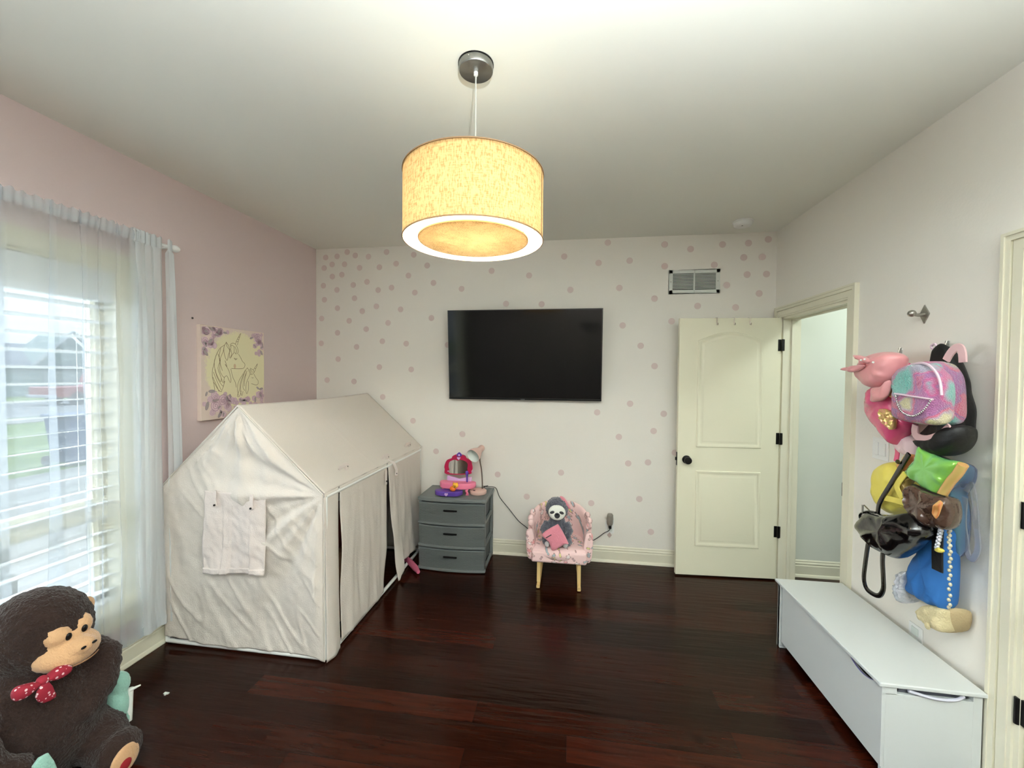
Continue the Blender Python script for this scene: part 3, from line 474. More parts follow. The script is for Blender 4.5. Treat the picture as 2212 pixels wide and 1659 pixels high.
sheer_panel('c',2.022,2.045,2.335,.145,[(2.03,.008,.015,.018),(2.04,.01,.015,.022)],'narrow white curtain strip hanging under the rod end, nearest the tent',curtD,.004,70,.05,.026)
# ---------------------------------------------------------------- canvas tent on a white pipe frame
TX0,TX1,TXM=-2.318,-1.318,-1.83; TY0,TY1=2.045,3.455; TE,TA=.925,1.395
canv=mat('natural_canvas',(212,203,194),.85,bump=(160,.25),sheen=.1)
pipe=mat('white_pipe',(230,230,226),.4)
tent=thing('play_tent',(TXM,2.75,0),'cream canvas house-shaped play tent on a white pipe frame in the corner','tent')
t,b,Nn,Ln=nodes(canv)
def zr(x): return TA-(TA-TE)*abs(x-TXM)/(.512 if x>TXM else .488)
def folds(x,z):
    "crumple depth of the gable cloth"
    dx,dz=x-TXM,TA-z; r=math.hypot(dx,dz)+1e-4; a=math.atan2(dx,dz)
    f1=math.exp(-((r-.22)/.26)**2)*.010*(math.sin(a*11+.6)+.6*math.sin(a*19))
    ex,ez=TX1-x,TE-z; r2=math.hypot(ex,ez)+1e-4; a2=math.atan2(ex,ez)
    f2=math.exp(-((r2-.4)/.42)**2)*.013*(math.sin(a2*9+.4)+.5*math.sin(a2*21+1))*min(1,r2/.15)
    f3=.018*noise.noise(Vector((x*3.2,z*2.2,1.3)))+.006*noise.noise(Vector((x*11+z*6,z*7,4)))+.003*noise.noise(Vector((x*25,z*22,7)))
    ridge=.016*max(0,1-abs(noise.noise(Vector((x*8+z*5,(z-x)*1.3,9))))*6)+.002*max(0,1-abs(noise.noise(Vector((x*12-z*9,(z+x)*2.2,19))))*5)
    sag=.03*math.exp(-((z-.18)/.13)**2)*math.exp(-((x-TXM+.05)/.35)**2)
    e=min(1,(zr(x)-z)/.06,(x-TX0)/.05,(TX1-x)/.04); return (f1*1.3+f2*1.2+f3+ridge*.42-sag*.6)*max(0,e)
g=G(); NX,NZ=130,150
def gf(u,v):
    x=TX0+(TX1-TX0)*u; zb=.030+.025*math.exp(-((u-.0)/.16)**2)-.02*math.exp(-((u-1)/.03)**2); z=zb+(zr(x)-zb)*v
    return Vector((x,TY0-.018-folds(x,z),z))
build('gable_panel',g.grid(gf,NX,NZ),canv,tent,smooth=2,fix=False,solid=.002)
def gb(u,v):
    x=TX0+(TX1-TX0)*u; z=.03+(zr(x)-.03)*v; return Vector((x,TY1+.014,z))
build('gable_panel',G().grid(gb,30,30),canv,tent,smooth=2,fix=False,solid=.002)
def roof(side):
    xe=TX1+.006 if side>0 else TX0-.004
    def f(u,v):
        y=TY0-.02+(TY1+.035-TY0+.02)*u; x=TXM+(xe-TXM)*v; z=TA+.012-(TA-TE)*v
        s=math.sin(PI*u)*math.sin(PI*v); sg=-.018*s+.003*noise.noise(Vector((y*3,x*5,2)))*s
        if v>.93: sg+=.004*noise.noise(Vector((y*12,0,1)))
        seam=.0025*math.exp(-((u-.42)/.006)**2)
        return Vector((x,y,z+sg+seam-.010*math.sin(PI*u)*(1-v)))
    return G().grid(f,90,60)
build('roof_panel',roof(1),canv,tent,smooth=2,fix=False,solid=.003); build('roof_panel',roof(-1),canv,tent,smooth=2,fix=False,solid=.003)
def side(ya,yb,za,zb,fnx,m=canv,name='side_panel',nu=40,nv=60):
    """ya,yb: functions of v (0 top,1 bottom) for the edges"""
    def f(u,v):
        y=ya(v)+(yb(v)-ya(v))*u; z=za+(zb(u)-za)*v
        return Vector((TX1+.012+fnx(y,z,u,v),y,z))
    return build(name,G().grid(f,nu,nv),m,tent,smooth=2,fix=False,solid=.002)
nz=lambda y,z,k:noise.noise(Vector((y*9,z*2.2,k)))
side(lambda v:TY0-.018,lambda v:2.160-.012*math.sin(PI*min(1,v*1.1)),TE+.012,lambda u:.006-.006*u,lambda y,z,u,v:-.005*(1-v)**6+.006*nz(y*2,z,1)*min(1,v*6)+.012*v*math.sin(PI*u)+.006*v,name='corner_panel',nu=14)
side(lambda v:2.172+.006*math.sin(PI*v),lambda v:2.785-.062*v**1.2,TE+.012,lambda u:.030-.004*u,lambda y,z,u,v:-.005*(1-v)**6+.008*v+.020*v*nz(y,z,2)+.006*nz(y*3,z*2,5)*min(1,v*6),name='door_curtain')
side(lambda v:2.800+.115*v**1.4,lambda v:3.44,TE+.012,lambda u:(-.02+.03) if u<.03 else .03+.07*min(1,(u-.03)/.12),lambda y,z,u,v:-.005*(1-v)**6+.012*v+.030*v*nz(y,z,3)+.006*nz(y*3,z*2,6)*min(1,v*6)+.03*v*math.exp(-((u-.12)/.1)**2),name='door_curtain')
def sL(u,v): return Vector((TX0-.012,TY0+(TY1-TY0)*u,.04+(TE-.04)*v))
build('side_panel',G().grid(sL,20,20),canv,tent,smooth=2,fix=False,solid=.002)
# seams along the wrap of the front corner
build('corner_hem',G().tube([(TX1+.006,TY0-.022,TE-.01)]+[(TX1+.008,TY0-.024,TE-.01-.9*i/8) for i in range(1,9)],.0035,6),canv,tent,smooth=True)
build('corner_hem',G().tube([(TX0,TY0-.016,TE),(TXM,TY0-.02,TA+.006),(TX1,TY0-.02,TE+.004)],.005,6),canv,tent,smooth=True)
# pipes
pr=.0125
pp=[[(TX0,TY0,.018),(TX1,TY0,.018)],[(TX0,TY1,.018),(TX1,TY1,.018)],[(TX0,TY0,.018),(TX0,TY1,.018)],[(TX1,TY0,.018),(TX1,TY1,.018)]]
for a in pp: build('base_pipe',G().tube(a,pr,14),pipe,tent,smooth=True)
for x in(TX0,TX1):
    for y in(TY0,TY1): build('corner_pipe',G().tube([(x,y,.018),(x,y,TE-.012)],pr,14),pipe,tent,smooth=True)
    for y in(TY0,TY1): build('rafter_pipe',G().tube([(x,y,TE-.012),(TXM,y,TA-.012)],pr*.9,12),pipe,tent,smooth=True)
    build('eave_pipe',G().tube([(x,TY0,TE-.012),(x,TY1,TE-.012)],pr,12),pipe,tent,smooth=True)
build('ridge_pipe',G().tube([(TXM,TY0,TA-.02),(TXM,TY1,TA-.02)],pr,12),pipe,tent,smooth=True)
# rolled window flap on the gable
flapM=mat('canvas_flap',(214,202,196),.85,bump=(160,.25),sheen=.1)
def flap(u,v):
    x=-2.020+.375*u*(1+.02*v); z=.925-.012*u-(.925-.475-.012*u)*v
    fold=.012*math.sin(u*PI*3.1+.3)*min(1,v*4)+.010*math.sin(u*9+v*4)*v+.012*noise.noise(Vector((x*14,z*9,2)))+.006*noise.noise(Vector((x*30+z*12,z*26,5)))
    step=.012*(1 if .31<u<.42 or u>.78 else 0)
    return Vector((x,TY0-.040-.018*v-fold*(.5+.5*v)-step*v,z-.012*math.sin(u*3.1+2)*v))
fl=build('window_flap',G().grid(flap,60,60),flapM,tent,smooth=2,fix=False,solid=.004)
build('flap_hem',G().grid(lambda u,v:flap(u,.93+.07*v)+Vector((0,-.005,0)),60,4),flapM,fl,smooth=2,fix=False,solid=.004)
for u in(.19,.80):
    p=flap(u,.02); q=flap(u,.17)
    tb=build('tie_tab',G().tube([p+Vector((0,.004,.012)),p+Vector((0,-.012,.014)),p+Vector((.002,-.018,-.03)),q+Vector((.01,-.014,0))],0,10,flat=(.011,.0025),up=(0,1,0)),flapM,tent,smooth=True)
    build('snap',G().ball(q+Vector((.008,-.020,.008)),.006,n=10,h=6),MATS['oil_rubbed_black'],tb)
build('seam_shadow_strip',G().box(-1.662,TY0-.0395,.62,-1.652,TY0-.0385,.80),mat('seam_shadow_fabric',(70,50,46),.9),tent)  # thin dark strip stands in for shade at the flap edge
# tabs at the eave
for y,xx in((2.31,-1.385),(2.80,-1.345),(3.25,-1.36)):
    zz=TE+.012+(TX1-xx)*.92
    pts=[(xx,y-.02,zz+.002),(xx+.002,y,zz+.018),(xx+.008,y+.045,zz+.020),(xx+.012,y+.06,zz+.006),(xx+.01,y+.03,zz-.002)]
    tb=build('eave_tab',G().tube(catmull(pts,4,False),0,10,flat=(.014,.0025),up=(1,0,0)),flapM,tent,smooth=True)
    build('snap',G().ball((xx+.012,y+.055,zz+.008),.005,n=10,h=6),MATS['oil_rubbed_black'],tb)
tb=build('hanging_tab',G().box(TX1+.030,2.705,.800,TX1+.034,2.735,.905),flapM,tent,bevel=.001); build('snap',G().ball((TX1+.036,2.72,.825),.005,n=10,h=6),MATS['oil_rubbed_black'],tb)
tb=build('hanging_tab',G().tube([(TX1-.01,2.84,.945),(TX1+.03,2.85,.93),(TX1+.045,2.87,.87),(TX1+.04,2.87,.83)],0,10,flat=(.011,.0025),up=(0,1,0)),flapM,tent,smooth=True); build('snap',G().ball((TX1+.046,2.87,.845),.005,n=10,h=6),MATS['oil_rubbed_black'],tb)
# things inside the tent seen through the slits
cu=mat('rust_cushion',(140,62,48),.9,bump=(120,.2)); cu2=mat('tan_cushion',(190,150,112),.9,bump=(120,.2))
tag(build('cushion',G().puff([(2.15,.02),(2.55,.02),(2.57,.42),(2.14,.44)],'x',-1.50,-1.62,-1.40),cu2,smooth=True),'tan cushion inside the tent behind the narrow front slit','cushion')
tag(build('cushion',G().puff([(2.12,.49),(2.50,.49),(2.50,.74),(2.13,.76)],'x',-1.50,-1.60,-1.40),cu,smooth=True),'rust red cushion inside the tent on top of the tan one','cushion')
tag(build('toy_crate',G().box(-1.75,2.62,.02,-1.42,2.90,.06).box(-1.75,2.62,.06,-1.72,2.90,.40).box(-1.45,2.62,.06,-1.42,2.90,.30).box(-1.72,2.62,.06,-1.45,2.65,.36).box(-1.72,2.87,.06,-1.45,2.90,.36),mat('red_brown_wood',(128,62,48),.6),bevel=.004),'reddish brown wooden crate inside the tent seen through the wider slit','crate')
tag(build('toy_wand',G().tube([(-1.42,3.30,.032),(-1.30,3.19,.03),(-1.215,3.10,.026),(-1.17,3.045,.024)],[.020,.024,.024,.014],12),mat('pink_plush_rod',(196,96,124),.9,bump=(90,.4)),smooth=True),'pink fuzzy toy rod on the floor sticking out from the tent by the drawers','toy')
# ---------------------------------------------------------------- grey plastic drawer tower
dx0,dx1,dy0,dy1,dh=-1.205,-.660,3.145,3.505,.592
gp=mat('grey_plastic',(112,118,118),.45); wick=mat('grey_wicker_plastic',(100,106,105),.5)
t,b,Nn,Ln=nodes(wick); q=Nn('ShaderNodeTexCoord'); bk=Nn('ShaderNodeTexBrick'); bk.inputs['Scale'].default_value=1; bk.inputs['Brick Width'].default_value=.03; bk.inputs['Row Height'].default_value=.009; bk.inputs['Mortar Size'].default_value=.0014; bk.inputs['Mortar Smooth'].default_value=1
sx=Nn('ShaderNodeSeparateXYZ'); cx=Nn('ShaderNodeCombineXYZ'); Ln(q.outputs['Object'],sx.inputs[0]); Ln(sx.outputs[0],cx.inputs[0]); Ln(sx.outputs[2],cx.inputs[1]); Ln(cx.outputs[0],bk.inputs['Vector'])
bp=Nn('ShaderNodeBump'); bp.invert=True; bp.inputs['Strength'].default_value=.8; bp.inputs['Distance'].default_value=.004; Ln(bk.outputs['Fac'],bp.inputs['Height']); Ln(bp.outputs[0],b.inputs['Normal'])
dt=thing('drawer_tower',((dx0+dx1)/2,(dy0+dy1)/2,0),'grey plastic three-drawer tower with woven fronts between tent and rocking chair','drawers')
def bow(z0,z1,ex,y,d,back=.02,x0=dx0,x1=dx1):
    pts=[(x0-ex+(x1-x0+2*ex)*i/20, y-d*math.sin(PI*i/20)**.8) for i in range(21)]+[(x1+ex,y+back),(x0-ex,y+back)]
    return pts
build('top',G().prism([(p[0],p[1]) for p in bow(0,0,.012,dy0,.028)][:21]+[(dx1+.012,dy1),(dx0-.012,dy1)],'z',dh-.028,dh),gp,dt,bevel=.006)
build('top_inset',G().prism([(dx0+.02,dy0+.0),(dx1-.02,dy0+.0),(dx1-.04,dy1-.03),(dx0+.04,dy1-.03)],'z',dh-.002,dh+.003),gp,dt,bevel=.002)
g=G()
for k in range(3):
    z0=.012+k*.186
    for x in(dx0,dx1-.02): g.box(x,dy0+.01,z0,x+.02,dy0+.05,z0+.186).box(x,dy1-.04,z0,x+.02,dy1,z0+.186)
    for x in(dx0,dx1-.02):
        g.box(x,dy0+.01,z0,x+.02,dy1,z0+.022)
        for i in range(1,4): pass
    g.box(dx0,dy1-.02,z0,dx1,dy1,z0+.186)
build('frame',g,gp,dt,fix=False,bevel=.002)
for k in range(3):
    z0=.014+k*.186
    d=build('drawer',G().prism(bow(0,0,0,dy0,.024),'z',z0+.010,z0+.162),wick,dt,bevel=.004)
    build('drawer_rim',G().prism(bow(0,0,.006,dy0-.004,.026,.03),'z',z0-.006,z0+.014),gp,d,bevel=.003)
    build('drawer_rim',G().prism(bow(0,0,.002,dy0-.002,.025,.03),'z',z0+.160,z0+.168),gp,d,bevel=.002)
    build('drawer_bin',G().box(dx0+.024,dy0+.02,z0+.02,dx1-.024,dy1-.03,z0+.15),mat('dark_grey_bin',(80,84,86),.6) if 'dark_grey_bin' not in MATS else MATS['dark_grey_bin'],d)
    yh=dy0-.024
    build('handle',G().box(-.990,yh-.014,z0+.108,-.878,yh-.002,z0+.120),blackM,d,bevel=.003)
# vanity mirror toy
mag=mat('magenta_plastic',(184,22,74),.35); pnk=mat('pink_plastic',(236,128,160),.4); pur=mat('purple_plastic',(92,62,160),.35); lil=mat('lilac_plastic',(214,176,222),.4); silver=mat('mirror_silver',(225,225,225),.04,1)
V=thing('toy_vanity',(-.93,3.33,.597),'pink and purple toy vanity with scalloped mirror on the drawer tower','toy vanity')
build('mirror_frame',G().prism(catmull(D['mirror_out'],3),'y',3.335,3.355),mag,V,bevel=.004)
build('mirror_glass',G().prism(catmull(D['mirror_glass'],3),'y',3.330,3.336),silver,V)
build('crest',G().prism(catmull(D['crest'],2),'y',3.322,3.337),pur,V,bevel=.003)
build('jewel',G().ball((-.921,3.322,.905),.008),lil,V,smooth=True)
build('heart_badge',G().prism(D['heart1'],'y',3.322,3.334),lil,V,bevel=.002)
for xx,zz in((-1.018,.765),(-.806,.770)): build('stud',G().ball((xx,3.33,zz),.006,n=10,h=6),lil,V)
build('shelf_back',G().prism([(-1.020,.690),(-1.020,.730),(-.97,.722),(-.915,.708),(-.86,.722),(-.812,.726),(-.812,.690)],'y',3.305,3.330),lil,V,bevel=.003)
build('tray',G().prism(catmull([(-1.055,3.33),(-1.06,3.25),(-1.0,3.215),(-.92,3.205),(-.84,3.215),(-.785,3.25),(-.79,3.33)],3),'z',.645,.692),pnk,V,bevel=.01)
for xx in(-1.03,-.83): build('leg',G().tube([(xx,3.25,.65),(xx-.004,3.235,.628),(xx+.002,3.24,.612),(xx+.006,3.225,.600)],[.014,.011,.010,.013],10),pnk,V,smooth=True)
drw=build('open_drawer',G().prism(catmull([(-1.07,3.24),(-1.085,3.19),(-1.04,3.155),(-.96,3.148),(-.89,3.16),(-.865,3.20),(-.88,3.24)],3),'z',.602,.640),pur,V,bevel=.008)
build('heart_badge',G().prism([(x,z-.0) for x,z in [(-.978,.605),(-.992,.620),(-.990,.629),(-.983,.632),(-.977,.627),(-.971,.632),(-.964,.629),(-.962,.620)]],'y',3.142,3.150),lil,drw,bevel=.001)
tag(build('toy_brush',G().tube([(-.838,3.275,.693),(-.840,3.28,.735),(-.842,3.283,.765)],[.006,.007,.013],10).ball((-.842,3.284,.768),(.014,.008,.018)),pur,smooth=True),'small dark purple toy brush standing on the vanity shelf','toy brush')
fig=thing('toy_figure',(-.92,3.19,.641),'small orange and yellow toy animal sitting in the vanity drawer','toy figure'); org=mat('orange_toy',(240,120,40),.5); yel=mat('yellow_toy',(250,186,60),.5)
build('body',G().ball((-.935,3.19,.658),(.026,.020,.022)),org,fig,smooth=True)
hd=build('head',G().ball((-.912,3.185,.686),(.024,.021,.021)).ball((-.926,3.185,.704),(.007,.005,.008)).ball((-.899,3.185,.704),(.007,.005,.008)),yel,fig,smooth=True)
build('face',G().ball((-.917,3.165,.690),.003,n=8,h=5).ball((-.906,3.165,.688),.003,n=8,h=5).ball((-.911,3.163,.681),(.005,.003,.003),n=8,h=5),blackM,hd)
# desk lamp with cord
lp=mat('blush_metal',(222,186,174),.5); neck=mat('grey_gooseneck',(110,96,84),.4,.6); inn=mat('lamp_inner_white',(214,220,214),.5)
LA=thing('desk_lamp',(-.745,3.33,.597),'small blush pink desk lamp with gooseneck on the grey drawers','desk lamp')
build('base',G().lathe([(0,0),(.066,0),(.070,.004),(.070,.026),(.064,.031),(0,.031)],(-.750,3.30,.597),32),lp,LA,smooth=True)
build('switch',G().ball((-.775,3.265,.629),(.010,.006,.003)),blackM,LA)
nk=[(-.722,3.335,.628),(-.724,3.338,.70),(-.732,3.34,.79),(-.745,3.34,.86),(-.745,3.335,.915)]
build('gooseneck',G().tube(catmull(nk,4,False),.0055,8),neck,LA,smooth=True)
ax=Vector((.055,.125,.055)).normalized(); rot=ax.to_track_quat('Z','Y').to_matrix().to_4x4(); hc=Vector((-.785,3.255,.915))
build('lamp_shade',G().lathe([(.058,0),(.060,0),(.060,.003),(.055,.03),(.042,.065),(.030,.085),(.027,.092),(.027,.135),(.024,.142),(.001,.143),(.001,.088),(.025,.086),(.038,.064),(.053,.03)],hc,28,rot,closed=True),lp,LA,smooth=True)
build('shade_lining',G().lathe([(.0578,.001),(.0525,.03),(.0375,.063),(.02,.078),(.001,.08),(.001,.082),(.021,.080),(.0385,.064),(.0535,.03),(.0583,.001)],hc,28,rot,closed=True),inn,LA,smooth=True)
cord=mat('dark_cord',(40,38,38),.6)
cb=[(-.722,3.335,.632),(-.70,3.36,.640),(-.68,3.36,.648),(-.69,3.34,.650),(-.72,3.35,.643),(-.69,3.40,.628),(-.655,3.46,.612),(-.63,3.495,.585)]+[(x,3.50,z) for x,z in D['cable'][2:6]]+[(-.22,3.47,.15),(-.05,3.485,.10),(.10,3.49,.12)]+[(x,3.505,z) for x,z in D['cable'][7:]]
build('power_cord',G().tube(catmull(cb,4,False),.0030,6),cord,LA,smooth=True)
# outlet and plug-in light low on the back wall
oc=(.347,.312)
o1=thing('wall_outlet',(.347,YB,.25),'white outlet plate low on the back wall right of the rocking chair','outlet')
build('plate',G().box(.312,YB-.006,.242,.382,YB,.357),white,o1,bevel=.002); build('socket',G().prism(catmull([(.330,.258),(.364,.258),(.364,.286),(.330,.286)],3),'y',YB-.009,YB-.004),inn,o1)
n1_=thing('plug_adapter',(.345,YB-.01,.31),'clear ribbed plug-in light with black plug in the back wall outlet','plug')
build('body',G().lathe([(0,0),(.020,.004),(.026,.02),(.028,.05),(.026,.085),(.020,.098),(0,.10)],(.345,YB-.032,.322),12),mat('smoky_clear_plastic',(168,162,152),.15,trans=.5),n1_,smooth=False)
build('plug',G().box(.333,YB-.05,.296,.357,YB-.008,.324),blackM,n1_,bevel=.005)
build('wing',G().prism([(.305,.392),(.322,.385),(.322,.400)],'y',YB-.03,YB-.026).prism([(.385,.392),(.368,.385),(.368,.400)],'y',YB-.03,YB-.026),white,n1_)
tag(build('diamond_charm',G().prism([(.345,.205),(.325,.228),(.345,.255),(.365,.228)],'y',YB-.008,YB-.001),mat('pale_mauve',(196,176,170),.5),bevel=.002),'small pale diamond charm hanging under the back wall outlet','charm')
# ---------------------------------------------------------------- rocking chair
fl_=mat('pink_floral_fabric',(240,206,204),.85,bump=(200,.15),sheen=.1)
t,b,Nn,Ln=nodes(fl_)
def math_(op,a=None,b_=None,c=None):
    n=Nn('ShaderNodeMath'); n.operation=op
    for i,v in enumerate((a,b_,c)):
        if v is None: continue
        if isinstance(v,(int,float)): n.inputs[i].default_value=v
        else: Ln(v,n.inputs[i])
    return n.outputs[0]
q=Nn('ShaderNodeTexCoord'); sx=Nn('ShaderNodeSeparateXYZ'); Ln(q.outputs['Object'],sx.inputs[0])
cx=Nn('ShaderNodeCombineXYZ'); Ln(math_('MULTIPLY_ADD',sx.outputs[1],.35,sx.outputs[0]),cx.inputs[0]); Ln(math_('MULTIPLY_ADD',sx.outputs[1],-.8,sx.outputs[2]),cx.inputs[1])
base=(RGB(240,206,204))
prev=None; colsock=None
for sc,petals,size,off in((16,5,.36,0),(19,2,.30,3.7)):
    va=Nn('ShaderNodeVectorMath'); va.operation='ADD'; va.inputs[1].default_value=(off,off*.6,0); Ln(cx.outputs[0],va.inputs[0])
    vo=Nn('ShaderNodeTexVoronoi'); vo.voronoi_dimensions='2D'; vo.inputs['Scale'].default_value=sc; vo.inputs['Randomness'].default_value=.7; Ln(va.outputs[0],vo.inputs['Vector'])
    s1=Nn('ShaderNodeVectorMath'); s1.operation='SUBTRACT'; Ln(va.outputs[0],s1.inputs[0]); Ln(vo.outputs['Position'],s1.inputs[1])
    s2=Nn('ShaderNodeSeparateXYZ'); Ln(s1.outputs[0],s2.inputs[0]); cs=Nn('ShaderNodeSeparateColor'); Ln(vo.outputs['Color'],cs.inputs[0])
    an=math_('ARCTAN2',s2.outputs[1],s2.outputs[0]); an=math_('MULTIPLY_ADD',cs.outputs[0],6.28,an)
    co=math_('ABSOLUTE',math_('COSINE',math_('MULTIPLY',an,petals/2)))
    rad=math_('MULTIPLY',math_('MULTIPLY_ADD',co,.72,.28),size)
    dist=vo.outputs['Distance']
    ins=math_('LESS_THAN',dist,rad); inn2=math_('LESS_THAN',dist,math_('MULTIPLY',rad,.72)); line=math_('SUBTRACT',ins,inn2)
    rp=Nn('ShaderNodeValToRGB'); rp.color_ramp.interpolation='CONSTANT'; e=rp.color_ramp.elements
    cl=[(230,160,160),(168,184,190),(222,212,140),(190,158,158),(244,232,230),(212,180,172)]
    e[0].color=RGB(*cl[0]); e[0].position=0; e[1].color=RGB(*cl[1]); e[1].position=.17
    for i,c_ in enumerate(cl[2:]): ee=e.new(.34+.17*i); ee.color=RGB(*c_)
    Ln(cs.outputs[1],rp.inputs[0])
    keep=math_('LESS_THAN',cs.outputs[2],.75)
    for fac,colr in ((math_('MULTIPLY',inn2,keep),rp.outputs[0]),(math_('MULTIPLY',line,keep),RGB(176,140,138))):
        mx=Nn('ShaderNodeMix'); mx.data_type='RGBA'; Ln(fac,mx.inputs[0])
        if colsock is None: mx.inputs[6].default_value=base
        else: Ln(colsock,mx.inputs[6])
        if isinstance(colr,tuple): mx.inputs[7].default_value=colr
        else: Ln(colr,mx.inputs[7])
        colsock=mx.outputs[2]
Ln(colsock,b.inputs['Base Color'])
CX,CY=-.070,3.19
ch=thing('rocking_chair',(CX,CY,0),'small pink floral upholstered rocking chair with light wood rockers by the back wall','rocking chair')
seatpts=[(CX-.200,3.015),(CX+.200,3.015),(CX+.195,3.30),(CX+.10,3.38),(CX-.10,3.38),(CX-.195,3.30)]
build('seat',G().puff(catmull(seatpts,2),'z',.25,.185,.300,1,.18),fl_,ch,smooth=True)
build('seat_front',G().prism([(CX-.205,.190),(CX+.205,.190),(CX+.203,.278),(CX-.203,.278)],'y',3.000,3.06),fl_,ch,bevel=.016,smooth=True)
def shell():
    g=G(); n=48; m=14; vs_=[]
    for i in range(n+1):
        u=i/n; s=2*u-1
        th=-PI/2*1.0+PI*u
        # U path: straight arms then half ellipse back
        if u<.28: k=u/.28; c=Vector((CX-.205,3.035+k*.15,0)); nrm=Vector((-1,0,0))
        elif u>.72: k=(1-u)/.28; c=Vector((CX+.205,3.035+k*.15,0)); nrm=Vector((1,0,0))
        else:
            k=(u-.28)/.44; a=PI-PI*k; c=Vector((CX+.205*math.cos(a),3.185+.215*math.sin(a),0)); nrm=Vector((math.cos(a),math.sin(a)*.95,0)).normalized()
        bk=math.exp(-((abs(s))/.40)**4)
        top=.405+.125*bk+ .012*math.cos(s*PI*2); th_=.030 if abs(s)<.75 else .036
        endr=min(1,(1-abs(s))/.04); top-= .03*(1-endr)**2
        lean=nrm*.03
        for j in range(m):
            t=2*PI*j/m; cx_,sz=math.cos(t),math.sin(t)
            hgt=(top-.19)/2; zc=.19+hgt
            zz=zc+hgt*math.copysign(abs(sz)**.35,sz); off=th_*math.copysign(abs(cx_)**.6,cx_)*(.55+.45*endr)
            if zz>top-.03: off*= .9
            vs_.append(c+nrm*(off)+lean*((zz-.19)/.35)+Vector((0,0,zz)))
    f=[(i*m+k,i*m+(k+1)%m,(i+1)*m+(k+1)%m,(i+1)*m+k) for i in range(n) for k in range(m)]
    f+=[tuple(range(m))[::-1],tuple(n*m+k for k in range(m))]
    return g.add(vs_,f)
build('backrest',shell(),fl_,ch,smooth=True,subsurf=1)
for sx_ in(-1,1): build('scallop',G().ball((CX+sx_*.225,3.19,.455),(.026,.030,.030)).ball((CX+sx_*.222,3.15,.432),(.024,.028,.026)).ball((CX+sx_*.215,3.23,.485),(.024,.028,.030)),fl_,ch,smooth=True)
wd=mat('pale_beech',(222,190,130),.5,bump=(40,.1,(1,1,.2)))
for sx_ in(-1,1):
    xx=CX+sx_*.150
    build('leg',G().box(xx-.013,3.030,.03,xx+.013,3.060,.20),wd,ch,bevel=.003)
    build('leg',G().tube([(xx,3.32,.20),(xx,3.335,.04)],.014,8),wd,ch,smooth=True)
    build('rocker',G().tube([(xx,2.985+.46*i/14,.011+.10*((i/14-.38)**2)*(1 if i/14>.38 else .5)) for i in range(15)],0,8,flat=(.011,.013),up=(1,0,0)),wd,ch,smooth=True)
    build('brace',G().tube(catmull([(xx-sx_*.012,3.10,.195),(xx-sx_*.01,3.085,.12),(xx-.0,3.06,.05),(xx,3.04,.02)],4,False),.009,8),wd,ch,smooth=True)
# sloth plush on the chair
furG=mat('grey_plush',(92,94,106),.95,sheen=.6,bump=(140,1.0),var=(60,.5)); cream=mat('cream_felt',(236,236,226),.9,sheen=.2); 
SX,SY=-.090,3.12
sl=thing('sloth_plush',(SX,SY,.30),'dark grey sloth plush with white face seated on the pink rocking chair','plush toy')
g=G().ball((SX,SY+.02,.395),(.082,.07,.105)).ball((SX,SY,.565),(.086,.072,.088)).ball((SX,SY+.01,.47),(.06,.05,.05))
g.ball((SX-.07,SY-.045,.335),(.042,.06,.032)).ball((SX+.075,SY-.045,.335),(.042,.06,.032))
g.tube([(SX-.07,SY-.0,.455),(SX-.10,SY-.045,.41),(SX-.07,SY-.075,.385)],[.032,.028,.024]).tube([(SX+.07,SY-.0,.455),(SX+.10,SY-.04,.41),(SX+.075,SY-.07,.375)],[.032,.028,.024])
blob('body',g,furG,sl,.008,.007,90)
fc=build('face',G().puff([(SX+.065*math.cos(a*PI/8)+.002,.553+.058*math.sin(a*PI/8)) for a in range(16)],'y',SY-.058,SY-.04,SY-.083,2),cream,sl,smooth=True)
eyM=mat('dark_eye_patch',(58,56,58),.7)
for s,r in((-1,-.5),(1,.5)):
    build('eye_patch',G().ball((SX+s*.034+.002,SY-.080,.560),(.019,.006,.011),Matrix.Rotation(s*.35,4,'Y')),eyM,fc,smooth=True)
build('muzzle',G().ball((SX+.004,SY-.082,.538),(.021,.014,.021)),eyM,fc,smooth=True); build('nose',G().ball((SX+.004,SY-.094,.550),(.010,.006,.007)),blackM,fc,smooth=True)
for s in(-1,1): build('foot_pad',G().ball((SX+s*.068,SY-.103,.328),(.018,.010,.022)),mat('pad_grey',(196,190,190),.9) if 'pad_grey' not in MATS else MATS['pad_grey'],sl,smooth=True)
pkf=mat('pink_fleece',(228,142,158),.95,sheen=.5,bump=(120,.5))
g=G().puff([(SX-.105,.405),(SX-.005,.478),(SX+.022,.475),(SX+.088,.355),(SX+.07,.345),(SX-.012,.292),(SX-.035,.295),(SX-.055,.35)],'y',SY-.115,SY-.092,SY-.140,3)
pc=tag(build('fleece_square',g,pkf,smooth=True),'pink fleece square held by the sloth plush on its belly','blanket'); build('stitch',G().tube([(SX-.075,SY-.139,.388),(SX-.035,SY-.1415,.414)],.003,6),eyM,pc)
tag(build('pink_bow',G().puff([(SX+.02,.655),(SX+.055,.645),(SX+.095,.585),(SX+.105,.565),(SX+.085,.570),(SX+.06,.61)],'y',SY+.015,SY+.04,SY-.02,3),pkf,smooth=True),'pink fleece piece tucked behind the sloth plush head','fleece')
